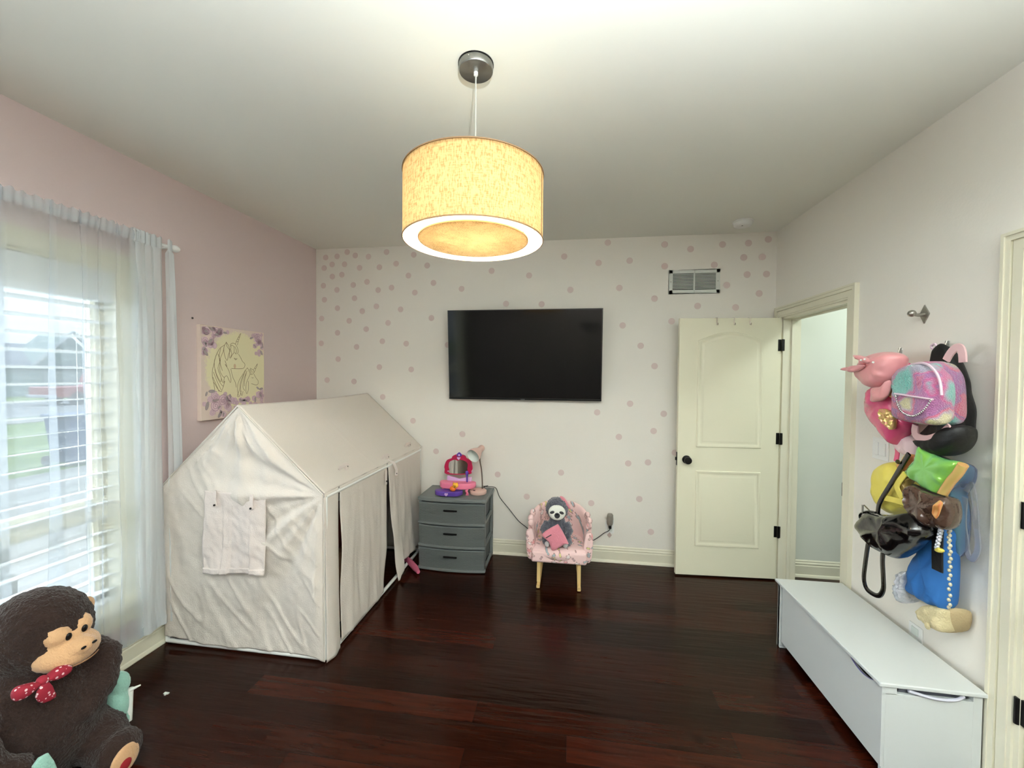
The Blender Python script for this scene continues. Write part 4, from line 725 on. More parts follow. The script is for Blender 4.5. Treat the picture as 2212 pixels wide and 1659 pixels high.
# ---------------------------------------------------------------- toy chest along the right wall
bw=mat('white_laminate',(208,212,212),.35); bd=mat('dark_gap',(30,30,34),.7); lav=mat('lavender_edge',(120,116,170),.4,coat=.3)
bx0,bx1,by0,by1,bz=1.228,1.585,1.772,2.592,.388
TC=thing('toy_chest',((bx0+bx1)/2,(by0+by1)/2,0),'long white laminate toy chest bench against the right wall','toy chest')
build('lid',G().prism([(bx0-.008,by0-.006),(bx1,by0-.012),(bx1,by1+.012),(bx0-.008,by1+.008)],'z',bz-.016,bz),bw,TC,bevel=.004)
g=G().box(bx0+.01,by0+.004,0,bx1-.035,by0+.020,bz-.045).box(bx0+.01,by0+.004,bz-.05,bx0+.06,by0+.020,bz-.016).box(bx1-.036,by0+.004,0,bx1-.004,by0+.030,bz-.016)
build('end_panel',g,bw,TC,bevel=.0015,fix=False)
build('end_panel',G().box(bx0+.004,by1-.03,0,bx1-.004,by1-.006,bz-.016),bw,TC,bevel=.0015)
build('leg',G().box(bx0+.004,by1-.040,0,bx0+.040,by1-.010,bz-.016),bw,TC,bevel=.0015)
# front panel with a scooped handle cut-out near its close end
yh0,yh1=by0+.04,by0+.20; sc=[(yh0+(yh1-yh0)*i/14,bz-.020-.030*math.sin(PI*i/14)**.7) for i in range(15)]
pts=[(by0+.003,.045),(by0+.003,bz-.018)]+sc+[(by1-.052,bz-.018),(by1-.052,.045)]
build('front_panel',G().prism(pts,'x',bx0+.006,bx0+.020),bw,TC,bevel=.001)
build('handle_rim',G().tube([(bx0+.010,a,z-.001) for a,z in sc],.0035,6),lav,TC,smooth=True)
build('inner_box',G().box(bx0+.03,by0+.03,.05,bx1-.03,by1-.04,bz-.06),bd,TC)
build('rear_panel',G().box(bx1-.018,by0+.02,.03,bx1-.004,by1-.02,bz-.02),bw,TC)
build('end_slot',G().box(bx0+.075,by0+.0205,bz-.046,bx1-.045,by0+.0215,bz-.018),mat('slot_grey',(96,98,110),.5,.3),TC)
build('rope_handle',G().tube(catmull([(bx0+.10,by0+.006,bz-.028),(bx0+.16,by0-.000,bz-.040),(bx0+.21,by0-.002,bz-.044),(bx0+.26,by0-.0,bz-.040),(bx0+.29,by0+.006,bz-.028)],4,False),.006,8),mat('pale_rope',(206,206,220),.6),TC,smooth=True)
# ---------------------------------------------------------------- television
tvb=mat('tv_black',(9,10,11),.28,coat=.4); tvs=mat('tv_screen',(5,7,8),.10,spec=.5)
TT=Matrix.Translation((0,YB-.05,1.76))@Matrix.Rotation(math.radians(5),4,'X')@Matrix.Translation((0,-(YB-.05),-1.76))
def tvbox(*a): return G().box(*a,TT)
TV=thing('television',(-.395,YB-.05,1.373),'large black flat television mounted on the dotted wall','television')
build('screen',tvbox(-1.045,YB-.092,1.392,.250,YB-.088,2.133),tvs,TV)
build('bezel',tvbox(-1.054,YB-.090,1.373,.259,YB-.050,2.141),tvb,TV,bevel=.003)
build('trim_strip',tvbox(-1.054,YB-.094,1.373,.259,YB-.089,1.386),mat('tv_trim',(26,27,29),.3,.5),TV,bevel=.001)
build('logo_tab',tvbox(-.42,YB-.0955,1.376,-.385,YB-.0935,1.382),mat('tv_logo',(120,122,124),.4,.5),TV)
build('wall_mount',G().box(-.70,YB-.055,1.65,-.10,YB,1.90),blackM,TV)
# ---------------------------------------------------------------- air vent
VN=thing('air_vent',(.992,YB,2.264),'white two-section louvred return air vent high on the dotted wall','vent'); vd=mat('vent_dark',(50,54,48),.9); vw=mat('vent_white',(214,218,212),.5)
g=G(); X0,X1,Z0,Z1=.795,1.190,2.264,2.456; m_=.030
g.box(X0,YB-.010,Z0,X0+m_,YB,Z1).box(X1-m_,YB-.010,Z0,X1,YB,Z1).box(X0,YB-.010,Z0,X1,YB,Z0+m_).box(X0,YB-.010,Z1-m_,X1,YB,Z1).box(.987,YB-.010,Z0,.999,YB,Z1)
build('frame',g,vw,VN,bevel=.003,fix=False)
build('duct_opening',G().box(X0+.01,YB-.0015,Z0+.01,X1-.01,YB-.0005,Z1-.01),vd,VN)
g=G()
for i in range(11):
    z=Z0+m_+.006+i*(Z1-Z0-2*m_-.006)/11+.003
    for a,b_ in((X0+m_,.987),(.999,X1-m_)): g.box(a,YB-.009,z-.0022,b_,YB-.004,z+.0030)
build('louvres',g,vw,VN,fix=False)
for xx in(X0+.015,X1-.015): build('screw',G().ball((xx,YB-.010,2.36),.004,n=8,h=5),chrome,VN)
SD=thing('smoke_detector',(1.255,3.26,2.70),'round white smoke detector on the ceiling above the air vent','smoke detector')
build('base_ring',G().lathe([(0,0),(.066,0),(.070,-.006),(.070,-.012),(0,-.012)],(1.255,3.26,H),32),white,SD,smooth=True)
build('cover',G().lathe([(0,-.012),(.064,-.012),(.062,-.030),(.052,-.040),(.03,-.043),(0,-.043)],(1.255,3.26,H),32),white,SD,smooth=True)
build('button',G().ball((1.24,3.235,H-.043),(.006,.006,.002)),mat('grey_button',(120,120,118),.5),SD)
# ---------------------------------------------------------------- pendant lamp
PX,PY=-.360,1.485
PL=thing('pendant_lamp',(PX,PY,2.08),'drum pendant lamp with tan linen shade hanging from the ceiling','pendant lamp')
cm=mat('spun_nickel',(150,150,146),.28,1); t,b,Nn,Ln=nodes(cm); b.inputs['Anisotropic'].default_value=.85
tg=Nn('ShaderNodeTangent'); tg.direction_type='RADIAL'; tg.axis='Z'; Ln(tg.outputs[0],b.inputs['Tangent'])
o=build('canopy',G().lathe([(0,0),(.064,0),(.064,-.024),(.061,-.028),(0,-.030)],(PX,PY+.02,H),40),cm,PL,smooth=True)
build('canopy_ring',G().lathe([(.060,0),(.066,0),(.066,-.004),(.060,-.004)],(PX,PY+.02,H),40,closed=True),blackM,PL)
build('cord_grip',G().lathe([(0,0),(.008,0),(.008,-.012),(0,-.014)],(PX,PY+.02,H-.029),12),white,PL)
build('screw',G().ball((PX-.012,PY-.043,H-.012),.003,n=8,h=5),chrome,PL)
build('cord',G().tube([(PX,PY+.02,H-.035),(PX+.002,PY+.012,2.5),(PX,PY,2.30)],.0028,8),mat('clear_cord',(196,196,188),.3),PL,smooth=True)
def linen(name,c1,c2,tr,fac):
    m=bpy.data.materials.new(name); m.use_nodes=True; t=m.node_tree; t.nodes.clear(); a=t.nodes.new; L_=t.links.new
    q=a('ShaderNodeTexCoord'); mp=a('ShaderNodeMapping'); mp.inputs['Scale'].default_value=(40,40,260); n1=a('ShaderNodeTexNoise'); n1.inputs['Scale'].default_value=1; n1.inputs['Detail'].default_value=3; L_(q.outputs['Object'],mp.inputs[0]); L_(mp.outputs[0],n1.inputs['Vector'])
    mp2=a('ShaderNodeMapping'); mp2.inputs['Scale'].default_value=(220,220,60); n2=a('ShaderNodeTexNoise'); n2.inputs['Scale'].default_value=1; n2.inputs['Detail'].default_value=3; L_(q.outputs['Object'],mp2.inputs[0]); L_(mp2.outputs[0],n2.inputs['Vector'])
    ad=a('ShaderNodeMath'); L_(n1.outputs[0],ad.inputs[0]); L_(n2.outputs[0],ad.inputs[1]); r=a('ShaderNodeValToRGB'); L_(ad.outputs[0],r.inputs[0])
    r.color_ramp.elements[0].position=.36; r.color_ramp.elements[0].color=RGB(*c1); r.color_ramp.elements[1].position=.56; r.color_ramp.elements[1].color=RGB(*c2); ad.operation='MULTIPLY_ADD'; ad.inputs[1].default_value=.5
    md=a('ShaderNodeMath'); md.operation='MULTIPLY'; md.inputs[1].default_value=.5; L_(n1.outputs[0],md.inputs[0]); L_(md.outputs[0],ad.inputs[2]); L_(n2.outputs[0],ad.inputs[0])
    D_=a('ShaderNodeBsdfDiffuse'); Q=a('ShaderNodeBsdfTranslucent'); L_(r.outputs[0],D_.inputs[0]); L_(r.outputs[0],Q.inputs[0]); m1=a('ShaderNodeMixShader'); m1.inputs[0].default_value=fac
    L_(D_.outputs[0],m1.inputs[1]); L_(Q.outputs[0],m1.inputs[2]); T_=a('ShaderNodeBsdfTransparent'); m2=a('ShaderNodeMixShader'); m2.inputs[0].default_value=1-tr; L_(T_.outputs[0],m2.inputs[1]); L_(m1.outputs[0],m2.inputs[2]); o=a('ShaderNodeOutputMaterial'); L_(m2.outputs[0],o.inputs[0]); return m
lin1=linen('tan_linen',(164,128,82),(200,162,112),.0,.021); lin2=linen('tan_linen_disc',(124,98,58),(180,150,96),.02,.009)
ZB,ZT,R0,R1=2.080,2.316,.255,.200
sh=build('shade',G().lathe([(R0,ZB),(R0,ZB+.08),(R0,ZB+.16),(R0,ZT)],(PX,PY,0),96),lin1,PL,smooth=2,fix=False)
for q in list(sh.data.polygons): pass
bm=bmesh.new(); bm.from_mesh(sh.data); bmesh.ops.delete(bm,geom=[f for f in bm.faces if len(f.verts)>4],context='FACES_ONLY'); bm.to_mesh(sh.data); bm.free()
trimB=mat('shade_binding',(150,118,84),.7)
for z in(ZB,ZT): build('rim',G().lathe([(R0-.001,z-.002),(R0+.0022,z-.002),(R0+.0022,z+.002),(R0-.001,z+.002)],(PX,PY,0),96,closed=True),trimB,sh)
build('seam',G().box(-.0012,-.004,0,.0012,.004,ZT-ZB,Matrix.Translation((PX,PY,ZB))@Matrix.Rotation(math.radians(-8),4,'Z')@Matrix.Translation((R0,0,0))),trimB,sh)
def diffuser(name,e,tr):
    m=bpy.data.materials.new(name); m.use_nodes=True; t=m.node_tree; t.nodes.clear(); a=t.nodes.new
    E=a('ShaderNodeEmission'); E.inputs[0].default_value=RGB(255,252,240); E.inputs[1].default_value=e; T_=a('ShaderNodeBsdfTransparent'); D_=a('ShaderNodeBsdfDiffuse'); D_.inputs[0].default_value=RGB(240,238,230); A=a('ShaderNodeAddShader'); M=a('ShaderNodeMixShader'); M.inputs[0].default_value=1-tr; o=a('ShaderNodeOutputMaterial')
    t.links.new(E.outputs[0],A.inputs[0]); t.links.new(D_.outputs[0],A.inputs[1]); t.links.new(T_.outputs[0],M.inputs[1]); t.links.new(A.outputs[0],M.inputs[2]); t.links.new(M.outputs[0],o.inputs[0]); return m
ringM=diffuser('lit_white_diffuser',3.0,.75); topM=diffuser('top_light_block_acrylic',.05,.010)
build('top_light_block',G().lathe([(.01,2.305),(.12,2.305),(.253,2.305)],(PX,PY,0),64),topM,PL,fix=False)  # unseen disc added in the shade to hold light off the ceiling
g=G(); g.grid(lambda u,v:Vector((PX+(R1+(R0-.002-R1)*v)*math.cos(2*PI*u),PY+(R1+(R0-.002-R1)*v)*math.sin(2*PI*u),ZB+.005)),96,1); build('diffuser_ring',g,ringM,PL,fix=False)
ds=build('diffuser_disc',G().lathe([(0,ZB+.002),(R1*.5,ZB+.002),(R1,ZB+.002)],(PX,PY,0),96),lin2,PL,smooth=2,fix=False)
bm=bmesh.new(); bm.from_mesh(ds.data); bmesh.ops.delete(bm,geom=[f for f in bm.faces if len(f.verts)>4],context='FACES_ONLY'); bm.to_mesh(ds.data); bm.free()
build('rim',G().lathe([(R1-.001,ZB+.0005),(R1+.002,ZB+.0005),(R1+.002,ZB+.008),(R1-.001,ZB+.008)],(PX,PY,0),96,closed=True),trimB,PL)
for a in(math.radians(200),math.radians(-20),math.radians(92)): build('spoke',G().tube([(PX+R1*math.cos(a),PY+R1*math.sin(a),ZB+.003),(PX+R0*math.cos(a),PY+R0*math.sin(a),ZB+.003)],.0012,6),MATS['grey_gooseneck'],PL)
build('bulb_socket',G().lathe([(0,0),(.018,0),(.018,-.05),(0,-.05)],(PX,PY,2.31),16).box(PX-.09,PY-.008,2.255,PX+.09,PY+.008,2.262),white,PL)
# ---------------------------------------------------------------- unicorn canvas on the pink wall
CV=thing('canvas_picture',(XL,2.56,1.275),'cream canvas picture of two line-drawn unicorns framed by lilac roses on the pink wall','picture')
cvM=mat('canvas_cream',(226,212,190),.8,bump=(300,.15)); t,b,Nn,Ln=nodes(cvM)
q=Nn('ShaderNodeTexCoord'); vs1=Nn('ShaderNodeVectorMath'); vs1.operation='SUBTRACT'; vs1.inputs[1].default_value=(0,.03,.33); Ln(q.outputs['Object'],vs1.inputs[0])
vs2=Nn('ShaderNodeVectorMath'); vs2.operation='MULTIPLY'; vs2.inputs[1].default_value=(0,1/.27,1/.27); Ln(vs1.outputs[0],vs2.inputs[0]); ln_=Nn('ShaderNodeVectorMath'); ln_.operation='LENGTH'; Ln(vs2.outputs[0],ln_.inputs[0])
nn=Nn('ShaderNodeTexNoise'); nn.inputs['Scale'].default_value=60; Ln(q.outputs['Object'],nn.inputs['Vector']); sm_=Nn('ShaderNodeMath'); sm_.operation='MULTIPLY_ADD'; sm_.inputs[1].default_value=.25; Ln(nn.outputs[0],sm_.inputs[0]); Ln(ln_.outputs['Value'],sm_.inputs[2])
rp=Nn('ShaderNodeValToRGB'); Ln(sm_.outputs[0],rp.inputs[0]); rp.color_ramp.elements[0].position=1.0; rp.color_ramp.elements[0].color=RGB(232,224,186); rp.color_ramp.elements[1].position=1.0
dvd=Nn('ShaderNodeMath'); dvd.operation='DIVIDE'; dvd.inputs[1].default_value=1.6; Ln(sm_.outputs[0],dvd.inputs[0]); Ln(dvd.outputs[0],rp.inputs[0])
rp.color_ramp.elements[0].position=.66; rp.color_ramp.elements[1].position=.72; rp.color_ramp.elements[1].color=RGB(222,204,192); Ln(rp.outputs[0],b.inputs['Base Color'])
build('canvas',G().box(XL,2.290,1.275,XL+.030,2.832,1.893),cvM,CV,bevel=.002)
ink=mat('sepia_ink',(128,106,76),.8); fx_=XL+.0302
def mesh_line(g,l,r,x): g.tube([(x,a,b_) for a,b_ in catmull(l,3,False)],0,6,flat=(r,.0004),up=(1,0,0)) if len(l)>2 else g.tube([(x,a,b_) for a,b_ in l],0,6,flat=(r,.0004),up=(1,0,0))
NB=22
for nm,sel in(('large_unicorn',D['unicorn'][:NB+2]),('small_unicorn',D['unicorn'][NB+2:])):
    g=G()
    for l in sel: mesh_line(g,l,.0014,fx_+.0004)
    build(nm,g,ink,CV,fix=False)
blush=mat('blush_spot',(216,188,152),.8)
build('cheek',G().prism([(2.5555+.010*math.cos(a),1.632+.016*math.sin(a)) for a in [i*PI/8 for i in range(16)]],'x',fx_-.0002,fx_+.0003),blush,CV)
r1m=mat('rose_lilac',(224,200,206),.8); r2m=mat('rose_deep_lilac',(192,160,174),.8); r3m=mat('leaf_grey',(168,156,156),.8)
g1=G(); g2=G(); g3=G(); random.seed(3)
fill=[(random.uniform(2.30,2.82),random.uniform(1.30,1.40)) for _ in range(26)]+[(random.uniform(2.30,2.40),random.uniform(1.76,1.88)) for _ in range(14)]+[(random.uniform(2.72,2.82),random.uniform(1.72,1.88)) for _ in range(14)]+[(random.uniform(2.3,2.5),random.uniform(1.84,1.885)) for _ in range(10)]+[(random.uniform(2.30,2.33),random.uniform(1.68,1.78)) for _ in range(5)]+[(random.uniform(2.78,2.825),random.uniform(1.40,1.46)) for _ in range(6)]+[(random.uniform(2.36,2.50),random.uniform(1.38,1.45)) for _ in range(10)]
for k,(y,z,r) in enumerate([tuple(q) for q in D['roses']]+[(a,b_,random.uniform(.014,.026)) for a,b_ in fill]):
    if not(2.295+r*.8<y<2.828-r*.8 and 1.28+r*.8<z<1.888-r*.8): y=min(max(y,2.295+r),2.828-r); z=min(max(z,1.28+r),1.888-r)
    dx=.0002*(k%7)
    g1.prism([(y+r*(.86+.12*math.cos(5*a))*math.cos(a),z+r*(.86+.12*math.cos(5*a))*math.sin(a)) for a in [i*PI/10 for i in range(20)]],'x',fx_-.0002,fx_+.0004+dx*.3)
    mesh_line(g2,[(y+r*.9*(1-i/22)*math.cos(i*.75+k),z+r*.9*(1-i/22)*math.sin(i*.75+k)) for i in range(22)],r*.035+.0008,fx_+.0012)
for k,(y,z,r) in enumerate(D['leaves']+[(a,b_,.014) for a,b_ in fill[::4]]):
    if not(2.31<y<2.815 and 1.295<z<1.875): continue
    an=k*1.3; pts=[]
    for i in range(12):
        a=i*PI/6; px,pz=r*1.05*math.cos(a),r*.45*math.sin(a)*(1 if abs(math.cos(a))<.9 else .6); pts.append((y+px*math.cos(an)-pz*math.sin(an),z+px*math.sin(an)+pz*math.cos(an)))
    g3.prism(pts,'x',fx_,fx_+.0018)
for gg,nm,mm_ in((g1,'rose_cluster',r1m),(g2,'rose_line_work',r2m),(g3,'leaf_cluster',r3m)):
    qs=[G() for _ in range(4)]; par={}
    def fnd(i):
        while par.setdefault(i,i)!=i: i=par[i]
        return i
    for f in gg.f:
        for j in f[1:]: par[fnd(j)]=fnd(f[0])
    comp={}
    for f in gg.f: comp.setdefault(fnd(f[0]),[]).append(f)
    for k,fs in comp.items():
        ids=sorted({i for f in fs for i in f}); c=sum((gg.v[i] for i in ids),Vector())/len(ids); q_=qs[(1 if c.y>2.56 else 0)+(2 if c.z>1.6 else 0)]; mp_={i:n for n,i in enumerate(ids)}
        q_.add([gg.v[i] for i in ids],[tuple(mp_[i] for i in f) for f in fs])
    for q_ in qs:
        if q_.v: build(nm,q_,mm_,CV,fix=False)
tag(build('wall_screw',G().lathe([(0,0),(.006,.001),(.005,.006),(0,.009)],(XL,2.262,1.928),12,Matrix.Rotation(PI/2,4,'Y')),mat('dark_screw',(70,60,56),.5,.5),smooth=True),'dark bare screw in the pink wall left of the unicorn canvas','screw')
# ---------------------------------------------------------------- dot stickers on the back wall
dotM=mat('dusty_pink_sticker',(216,198,194),.7)
LM=[('the air vent',.99,2.36),('the right edge of the television',.26,1.75),('the left edge of the television',-1.05,1.75),('the top left wall corner',-2.36,2.74),('the top right wall corner',1.6,2.74),('the blush desk lamp',-.76,.93),('the sloth plush',-.09,.60),('the back wall outlet',.35,.31),('the peak of the play tent',-1.83,1.40),('the black door knob',.93,.93),('the right eave of the tent',-1.31,.95),('the top edge of the television',-.4,2.15),('the bottom edge of the television',-.2,1.37),('the top left corner of the open door',.84,2.04),('the pink wall corner halfway up',-2.36,1.9),('the smoke detector',1.25,2.72),('the top of the rocking chair',-.05,.72),('the pendant lamp rim',-.9,2.55),('the wall just above the tent peak',-1.75,1.75),('the point midway between vent and television',.55,2.25),('the gap above the television left corner',-1.2,2.35),('the ceiling above the vent',.9,2.72),('the dense cluster by the left corner',-2.0,2.4),('the wall left of the television top',-1.4,2.1),('the left end of the baseboard by the door',.84,.2)]
ordn=['nearest to','second nearest to','third nearest to','fourth nearest to','fifth nearest to','sixth nearest to','seventh nearest to','eighth nearest to','ninth nearest to','tenth nearest to','eleventh nearest to','twelfth nearest to','thirteenth nearest to']
allr={}
for li,(nm,lx_,lz) in enumerate(LM):
    for rk,i in enumerate(sorted(range(len(D['dots'])),key=lambda i:(D['dots'][i][0]-lx_)**2+(D['dots'][i][1]-lz)**2)): allr.setdefault(i,[]).append((rk,li))
proto=None
for i,(x,z) in enumerate(D['dots']):
    rk,li=min(allr[i])
    if proto is None:
        proto=build('dot_sticker',G().lathe([(0,0),(.0265,0),(.0262,.0006),(0,.0008)],(0,0,0),28,Matrix.Rotation(PI/2,4,'X')),dotM); o=proto
    else: o=proto.copy(); COL.objects.link(o)
    o.location=(x,YB-.0004,z); 
    o.data=proto.data; s_='pink wall dot '+ordn[min(rk,12)]+' '+LM[li][0]
    tag(o,s_,'sticker','pink dot stickers on the back wall')
proto.data.transform(Matrix.Translation(-sum((v.co for v in proto.data.vertices),Vector())/len(proto.data.vertices)))
# ---------------------------------------------------------------- right wall: switch, outlet, hooks
w1=D['switch']; sw=thing('light_switch',(XR,2.38,1.17),'white double light switch plate on the wall behind the hanging bags','light switch')
build('plate',G().box(XR-.006,2.322,1.158,XR,2.432,1.272),white,sw,bevel=.003)
for yy in(2.352,2.402): build('rocker',G().box(XR-.011,yy-.016,1.182,XR-.005,yy+.016,1.248),white,sw,bevel=.002)
ro=thing('wall_outlet',(XR,2.10,.38),'white outlet with clear cover on the wall just above the toy chest','outlet')
build('plate',G().box(XR-.006,2.090,.325,XR,2.165,.435),white,ro,bevel=.003)
build('socket',G().box(XR-.010,2.108,.386,XR-.005,2.146,.422).box(XR-.010,2.108,.338,XR-.005,2.146,.374),inn,ro,bevel=.004)
hkM=thing('wall_hook',(XR,2.135,1.84),'chrome diamond-backed robe hook screwed to the wall above the bags','hook')
cy,cz=2.135,1.882
build('back_plate',G().prism([(cy,cz-.045),(cy-.028,cz),(cy,cz+.045),(cy+.028,cz)],'x',XR-.006,XR),chrome,hkM,bevel=.003)
build('hook_arm',G().tube([(XR-.004,cy,cz),(XR-.03,cy,cz-.004),(XR-.05,cy,cz)],[.010,.007,.008],10).ball((XR-.055,cy,cz+.004),.016),chrome,hkM,smooth=True)
clr=mat('clear_adhesive_hook',(206,208,202),.2,trans=.4)
for (y,z),lb in zip(D['hooks2'],('small clear adhesive wall hook above the pink cap','small clear adhesive wall hook above the fuzzy backpack')):
    h_=thing('adhesive_hook',(XR,y,z-.04),lb,'hook','clear adhesive hooks'); build('backing',G().box(XR-.004,y-.011,z-.05,XR,y+.011,z+.01),clr,h_,bevel=.002)
    build('hook_wire',G().tube(catmull([(XR-.004,y,z+.012),(XR-.010,y,z-.01),(XR-.014,y,z-.04),(XR-.03,y,z-.046),(XR-.036,y,z-.02)],3,False),.0022,6),MATS['clear_hook_metal'],h_,smooth=True)
# ---------------------------------------------------------------- things hanging on the right wall
def px(n,d=None): return D[n]
def Wp(pts,d): return [(XR-d,a,b_) for a,b_ in pts]
def hang(n,m,d,back,front,sm=3,box=.5,parent=None,nm='body',wr=.004,wf=16,**k): return build(nm,G().puff(D[n],'x',XR-d,XR-max(back,d-.055),XR-front,max(sm,5),box,wr,wf),m,parent,smooth=True,**k)
capM=mat('pink_satin',(226,156,158),.38,sheen=.3,bump=(25,.2))
c_=thing('cap',(XR,2.30,1.42),'pink satin baseball cap with a bow hanging on the left wall hook','cap')
hang('cap_crown',capM,.17,.09,.235,parent=c_,nm='crown')
hang('cap_visor',capM,.20,.185,.215,parent=c_,nm='visor')
hang('bow_a',capM,.24,.225,.255,parent=c_,nm='bow_tail'); hang('bow_b',capM,.25,.235,.265,parent=c_,nm='bow_tail')
build('bow_knot',G().ball((XR-.240,2.155,1.664),(.016,.018,.016)),capM,c_,smooth=True)
a0=D['cap_crown']; 
for y,z in((2.133,1.670),(2.109,1.673),(2.055,1.657)): build('pearl',G().ball((XR-.262,y,z),.005,n=8,h=6),MATS['white_plastic'],c_,smooth=True)
hpM=mat('pink_glossy_vinyl',(226,92,136),.25,coat=.5,bump=(30,.3))
def sequin(name,c1,c2):
    m=mat(name,c1,.30,.45); t,b,Nn,Ln=nodes(m); q=Nn('ShaderNodeTexCoord'); v=Nn('ShaderNodeTexVoronoi'); v.inputs['Scale'].default_value=70; Ln(q.outputs['Object'],v.inputs['Vector'])
    cs=Nn('ShaderNodeSeparateColor'); Ln(v.outputs['Color'],cs.inputs[0]); mx=Nn('ShaderNodeMix'); mx.data_type='RGBA'; mx.inputs[6].default_value=RGB(*c1); mx.inputs[7].default_value=RGB(*c2); Ln(cs.outputs[0],mx.inputs[0]); Ln(mx.outputs[2],b.inputs['Base Color'])
    bp=Nn('ShaderNodeBump'); bp.inputs['Strength'].default_value=1; bp.inputs['Distance'].default_value=.03; Ln(cs.outputs[1],bp.inputs['Height']); Ln(bp.outputs[0],b.inputs['Normal']); return m
sqM=sequin('gold_sequins',(236,214,130),(240,170,150)); sqS=sequin('silver_glitter',(190,196,206),(232,232,240)); sqT=sequin('teal_sequins',(130,190,176),(220,160,180))
hb=thing('sequin_bag',(XR,2.2,1.2),'glossy pink heart-shaped bag with gold sequins hanging behind the pink cap','bag')
hang('heart',hpM,.10,.005,.165,parent=hb,wr=.008,wf=11)
hang('heart_seq1',sqM,.165,.14,.174,parent=hb,nm='sequin_patch',wr=.005,wf=70); hang('heart_seq2',sqM,.165,.13,.178,parent=hb,nm='sequin_patch',wr=.005,wf=70)
hang('heart_seq3',sqT,.13,.11,.15,parent=hb,nm='sequin_patch')
build('strap',G().tube(catmull(Wp(D['tail'],.05),3,False),0,8,flat=(.013,.003),up=(1,0,0)),hpM,hb,smooth=True)
def tiedye():
    m=mat('tie_dye_fleece',(200,150,190),.95,sheen=.5); t,b,Nn,Ln=nodes(m); q=Nn('ShaderNodeTexCoord'); dn=Nn('ShaderNodeTexNoise'); dn.inputs['Scale'].default_value=14; Ln(q.outputs['Object'],dn.inputs['Vector'])
    mp=Nn('ShaderNodeVectorMath'); mp.operation='MULTIPLY_ADD'; mp.inputs[1].default_value=(.06,.06,.06); Ln(dn.outputs['Color'],mp.inputs[0]); Ln(q.outputs['Object'],mp.inputs[2])
    n=Nn('ShaderNodeTexVoronoi'); n.feature='SMOOTH_F1'; n.inputs['Scale'].default_value=11; n.inputs['Smoothness'].default_value=.6; Ln(mp.outputs[0],n.inputs['Vector'])
    cs=Nn('ShaderNodeSeparateColor'); Ln(n.outputs['Color'],cs.inputs[0]); r=Nn('ShaderNodeValToRGB'); Ln(cs.outputs[0],r.inputs[0]); cr=r.color_ramp; cols=[(.10,(128,200,190)),(.26,(176,164,186)),(.40,(212,104,156)),(.52,(170,120,172)),(.64,(222,110,140)),(.78,(196,176,190)),(.9,(226,218,160))]
    cr.elements[0].position=cols[0][0]; cr.elements[0].color=RGB(*cols[0][1]); cr.elements[1].position=cols[-1][0]; cr.elements[1].color=RGB(*cols[-1][1])
    for p_,c in cols[1:-1]: e=cr.elements.new(p_); e.color=RGB(*c)
    Ln(r.outputs[0],b.inputs['Base Color']); n3=Nn('ShaderNodeTexNoise'); n3.inputs['Scale'].default_value=220; n3.inputs['Detail'].default_value=3; Ln(q.outputs['Object'],n3.inputs['Vector']); bp=Nn('ShaderNodeBump'); bp.inputs['Strength'].default_value=1; bp.inputs['Distance'].default_value=.012; Ln(n3.outputs[0],bp.inputs['Height']); Ln(bp.outputs[0],b.inputs['Normal']); return m
td=tiedye(); pipeP=mat('pale_piping',(214,190,204),.5)
fb=thing('fuzzy_backpack',(XR,1.95,1.36),'fuzzy tie-dye mini backpack in pink, teal and purple with a chain pocket','backpack')
hang('fur_back',td,.10,.06,.20,parent=fb,nm='rear_section',box=.3,wr=.003,wf=70)
o=hang('fur_front',td,.235,.12,.285,parent=fb,nm='front_section',box=.25,wr=.0025,wf=80)
build('piping',G().tube(catmull(Wp(D['fur_pipe'],.262),3,False),.0045,6),pipeP,fb,smooth=True)
build('zipper',G().tube(catmull(Wp(D['fur_zip'],.288),3,False),.004,6),pipeP,fb,smooth=True)
ch_=[Vector(p) for p in catmull(Wp(D['fur_chain'],.292),4,False)]; g=G()
for i,p in enumerate(ch_): g.ball(p,(.004,.004,.004),n=8,h=5)
build('chain',g,MATS['mirror_silver'],fb,smooth=True)
build('hang_loop',G().tube(catmull(Wp([(1.99,1.66),(2.00,1.70),(2.02,1.725),(2.0,1.735),(1.985,1.70),(1.975,1.66)],.06),3,False),.005,6),pipeP,fb,smooth=True)
bkM=mat('black_nylon',(12,12,14),.5,bump=(60,.2)); ppS=mat('pale_pink_strap',(222,184,186),.6)
bb=thing('black_backpack',(XR,1.95,1.2),'black backpack with pale pink straps hanging against the wall behind the fuzzy backpack','backpack')
hang('blk_body',bkM,.055,.004,.09,parent=bb,box=.3)
hang('blk_low',bkM,.13,.02,.19,parent=bb,nm='lower_pocket')
for n_ in('blk_strap1','blk_strap2'): build('strap',G().tube(catmull(Wp(D[n_],.165 if n_=='blk_strap2' else .10),3,False),0,10,flat=(.016,.004),up=(1,0,0)),ppS,bb,smooth=True)
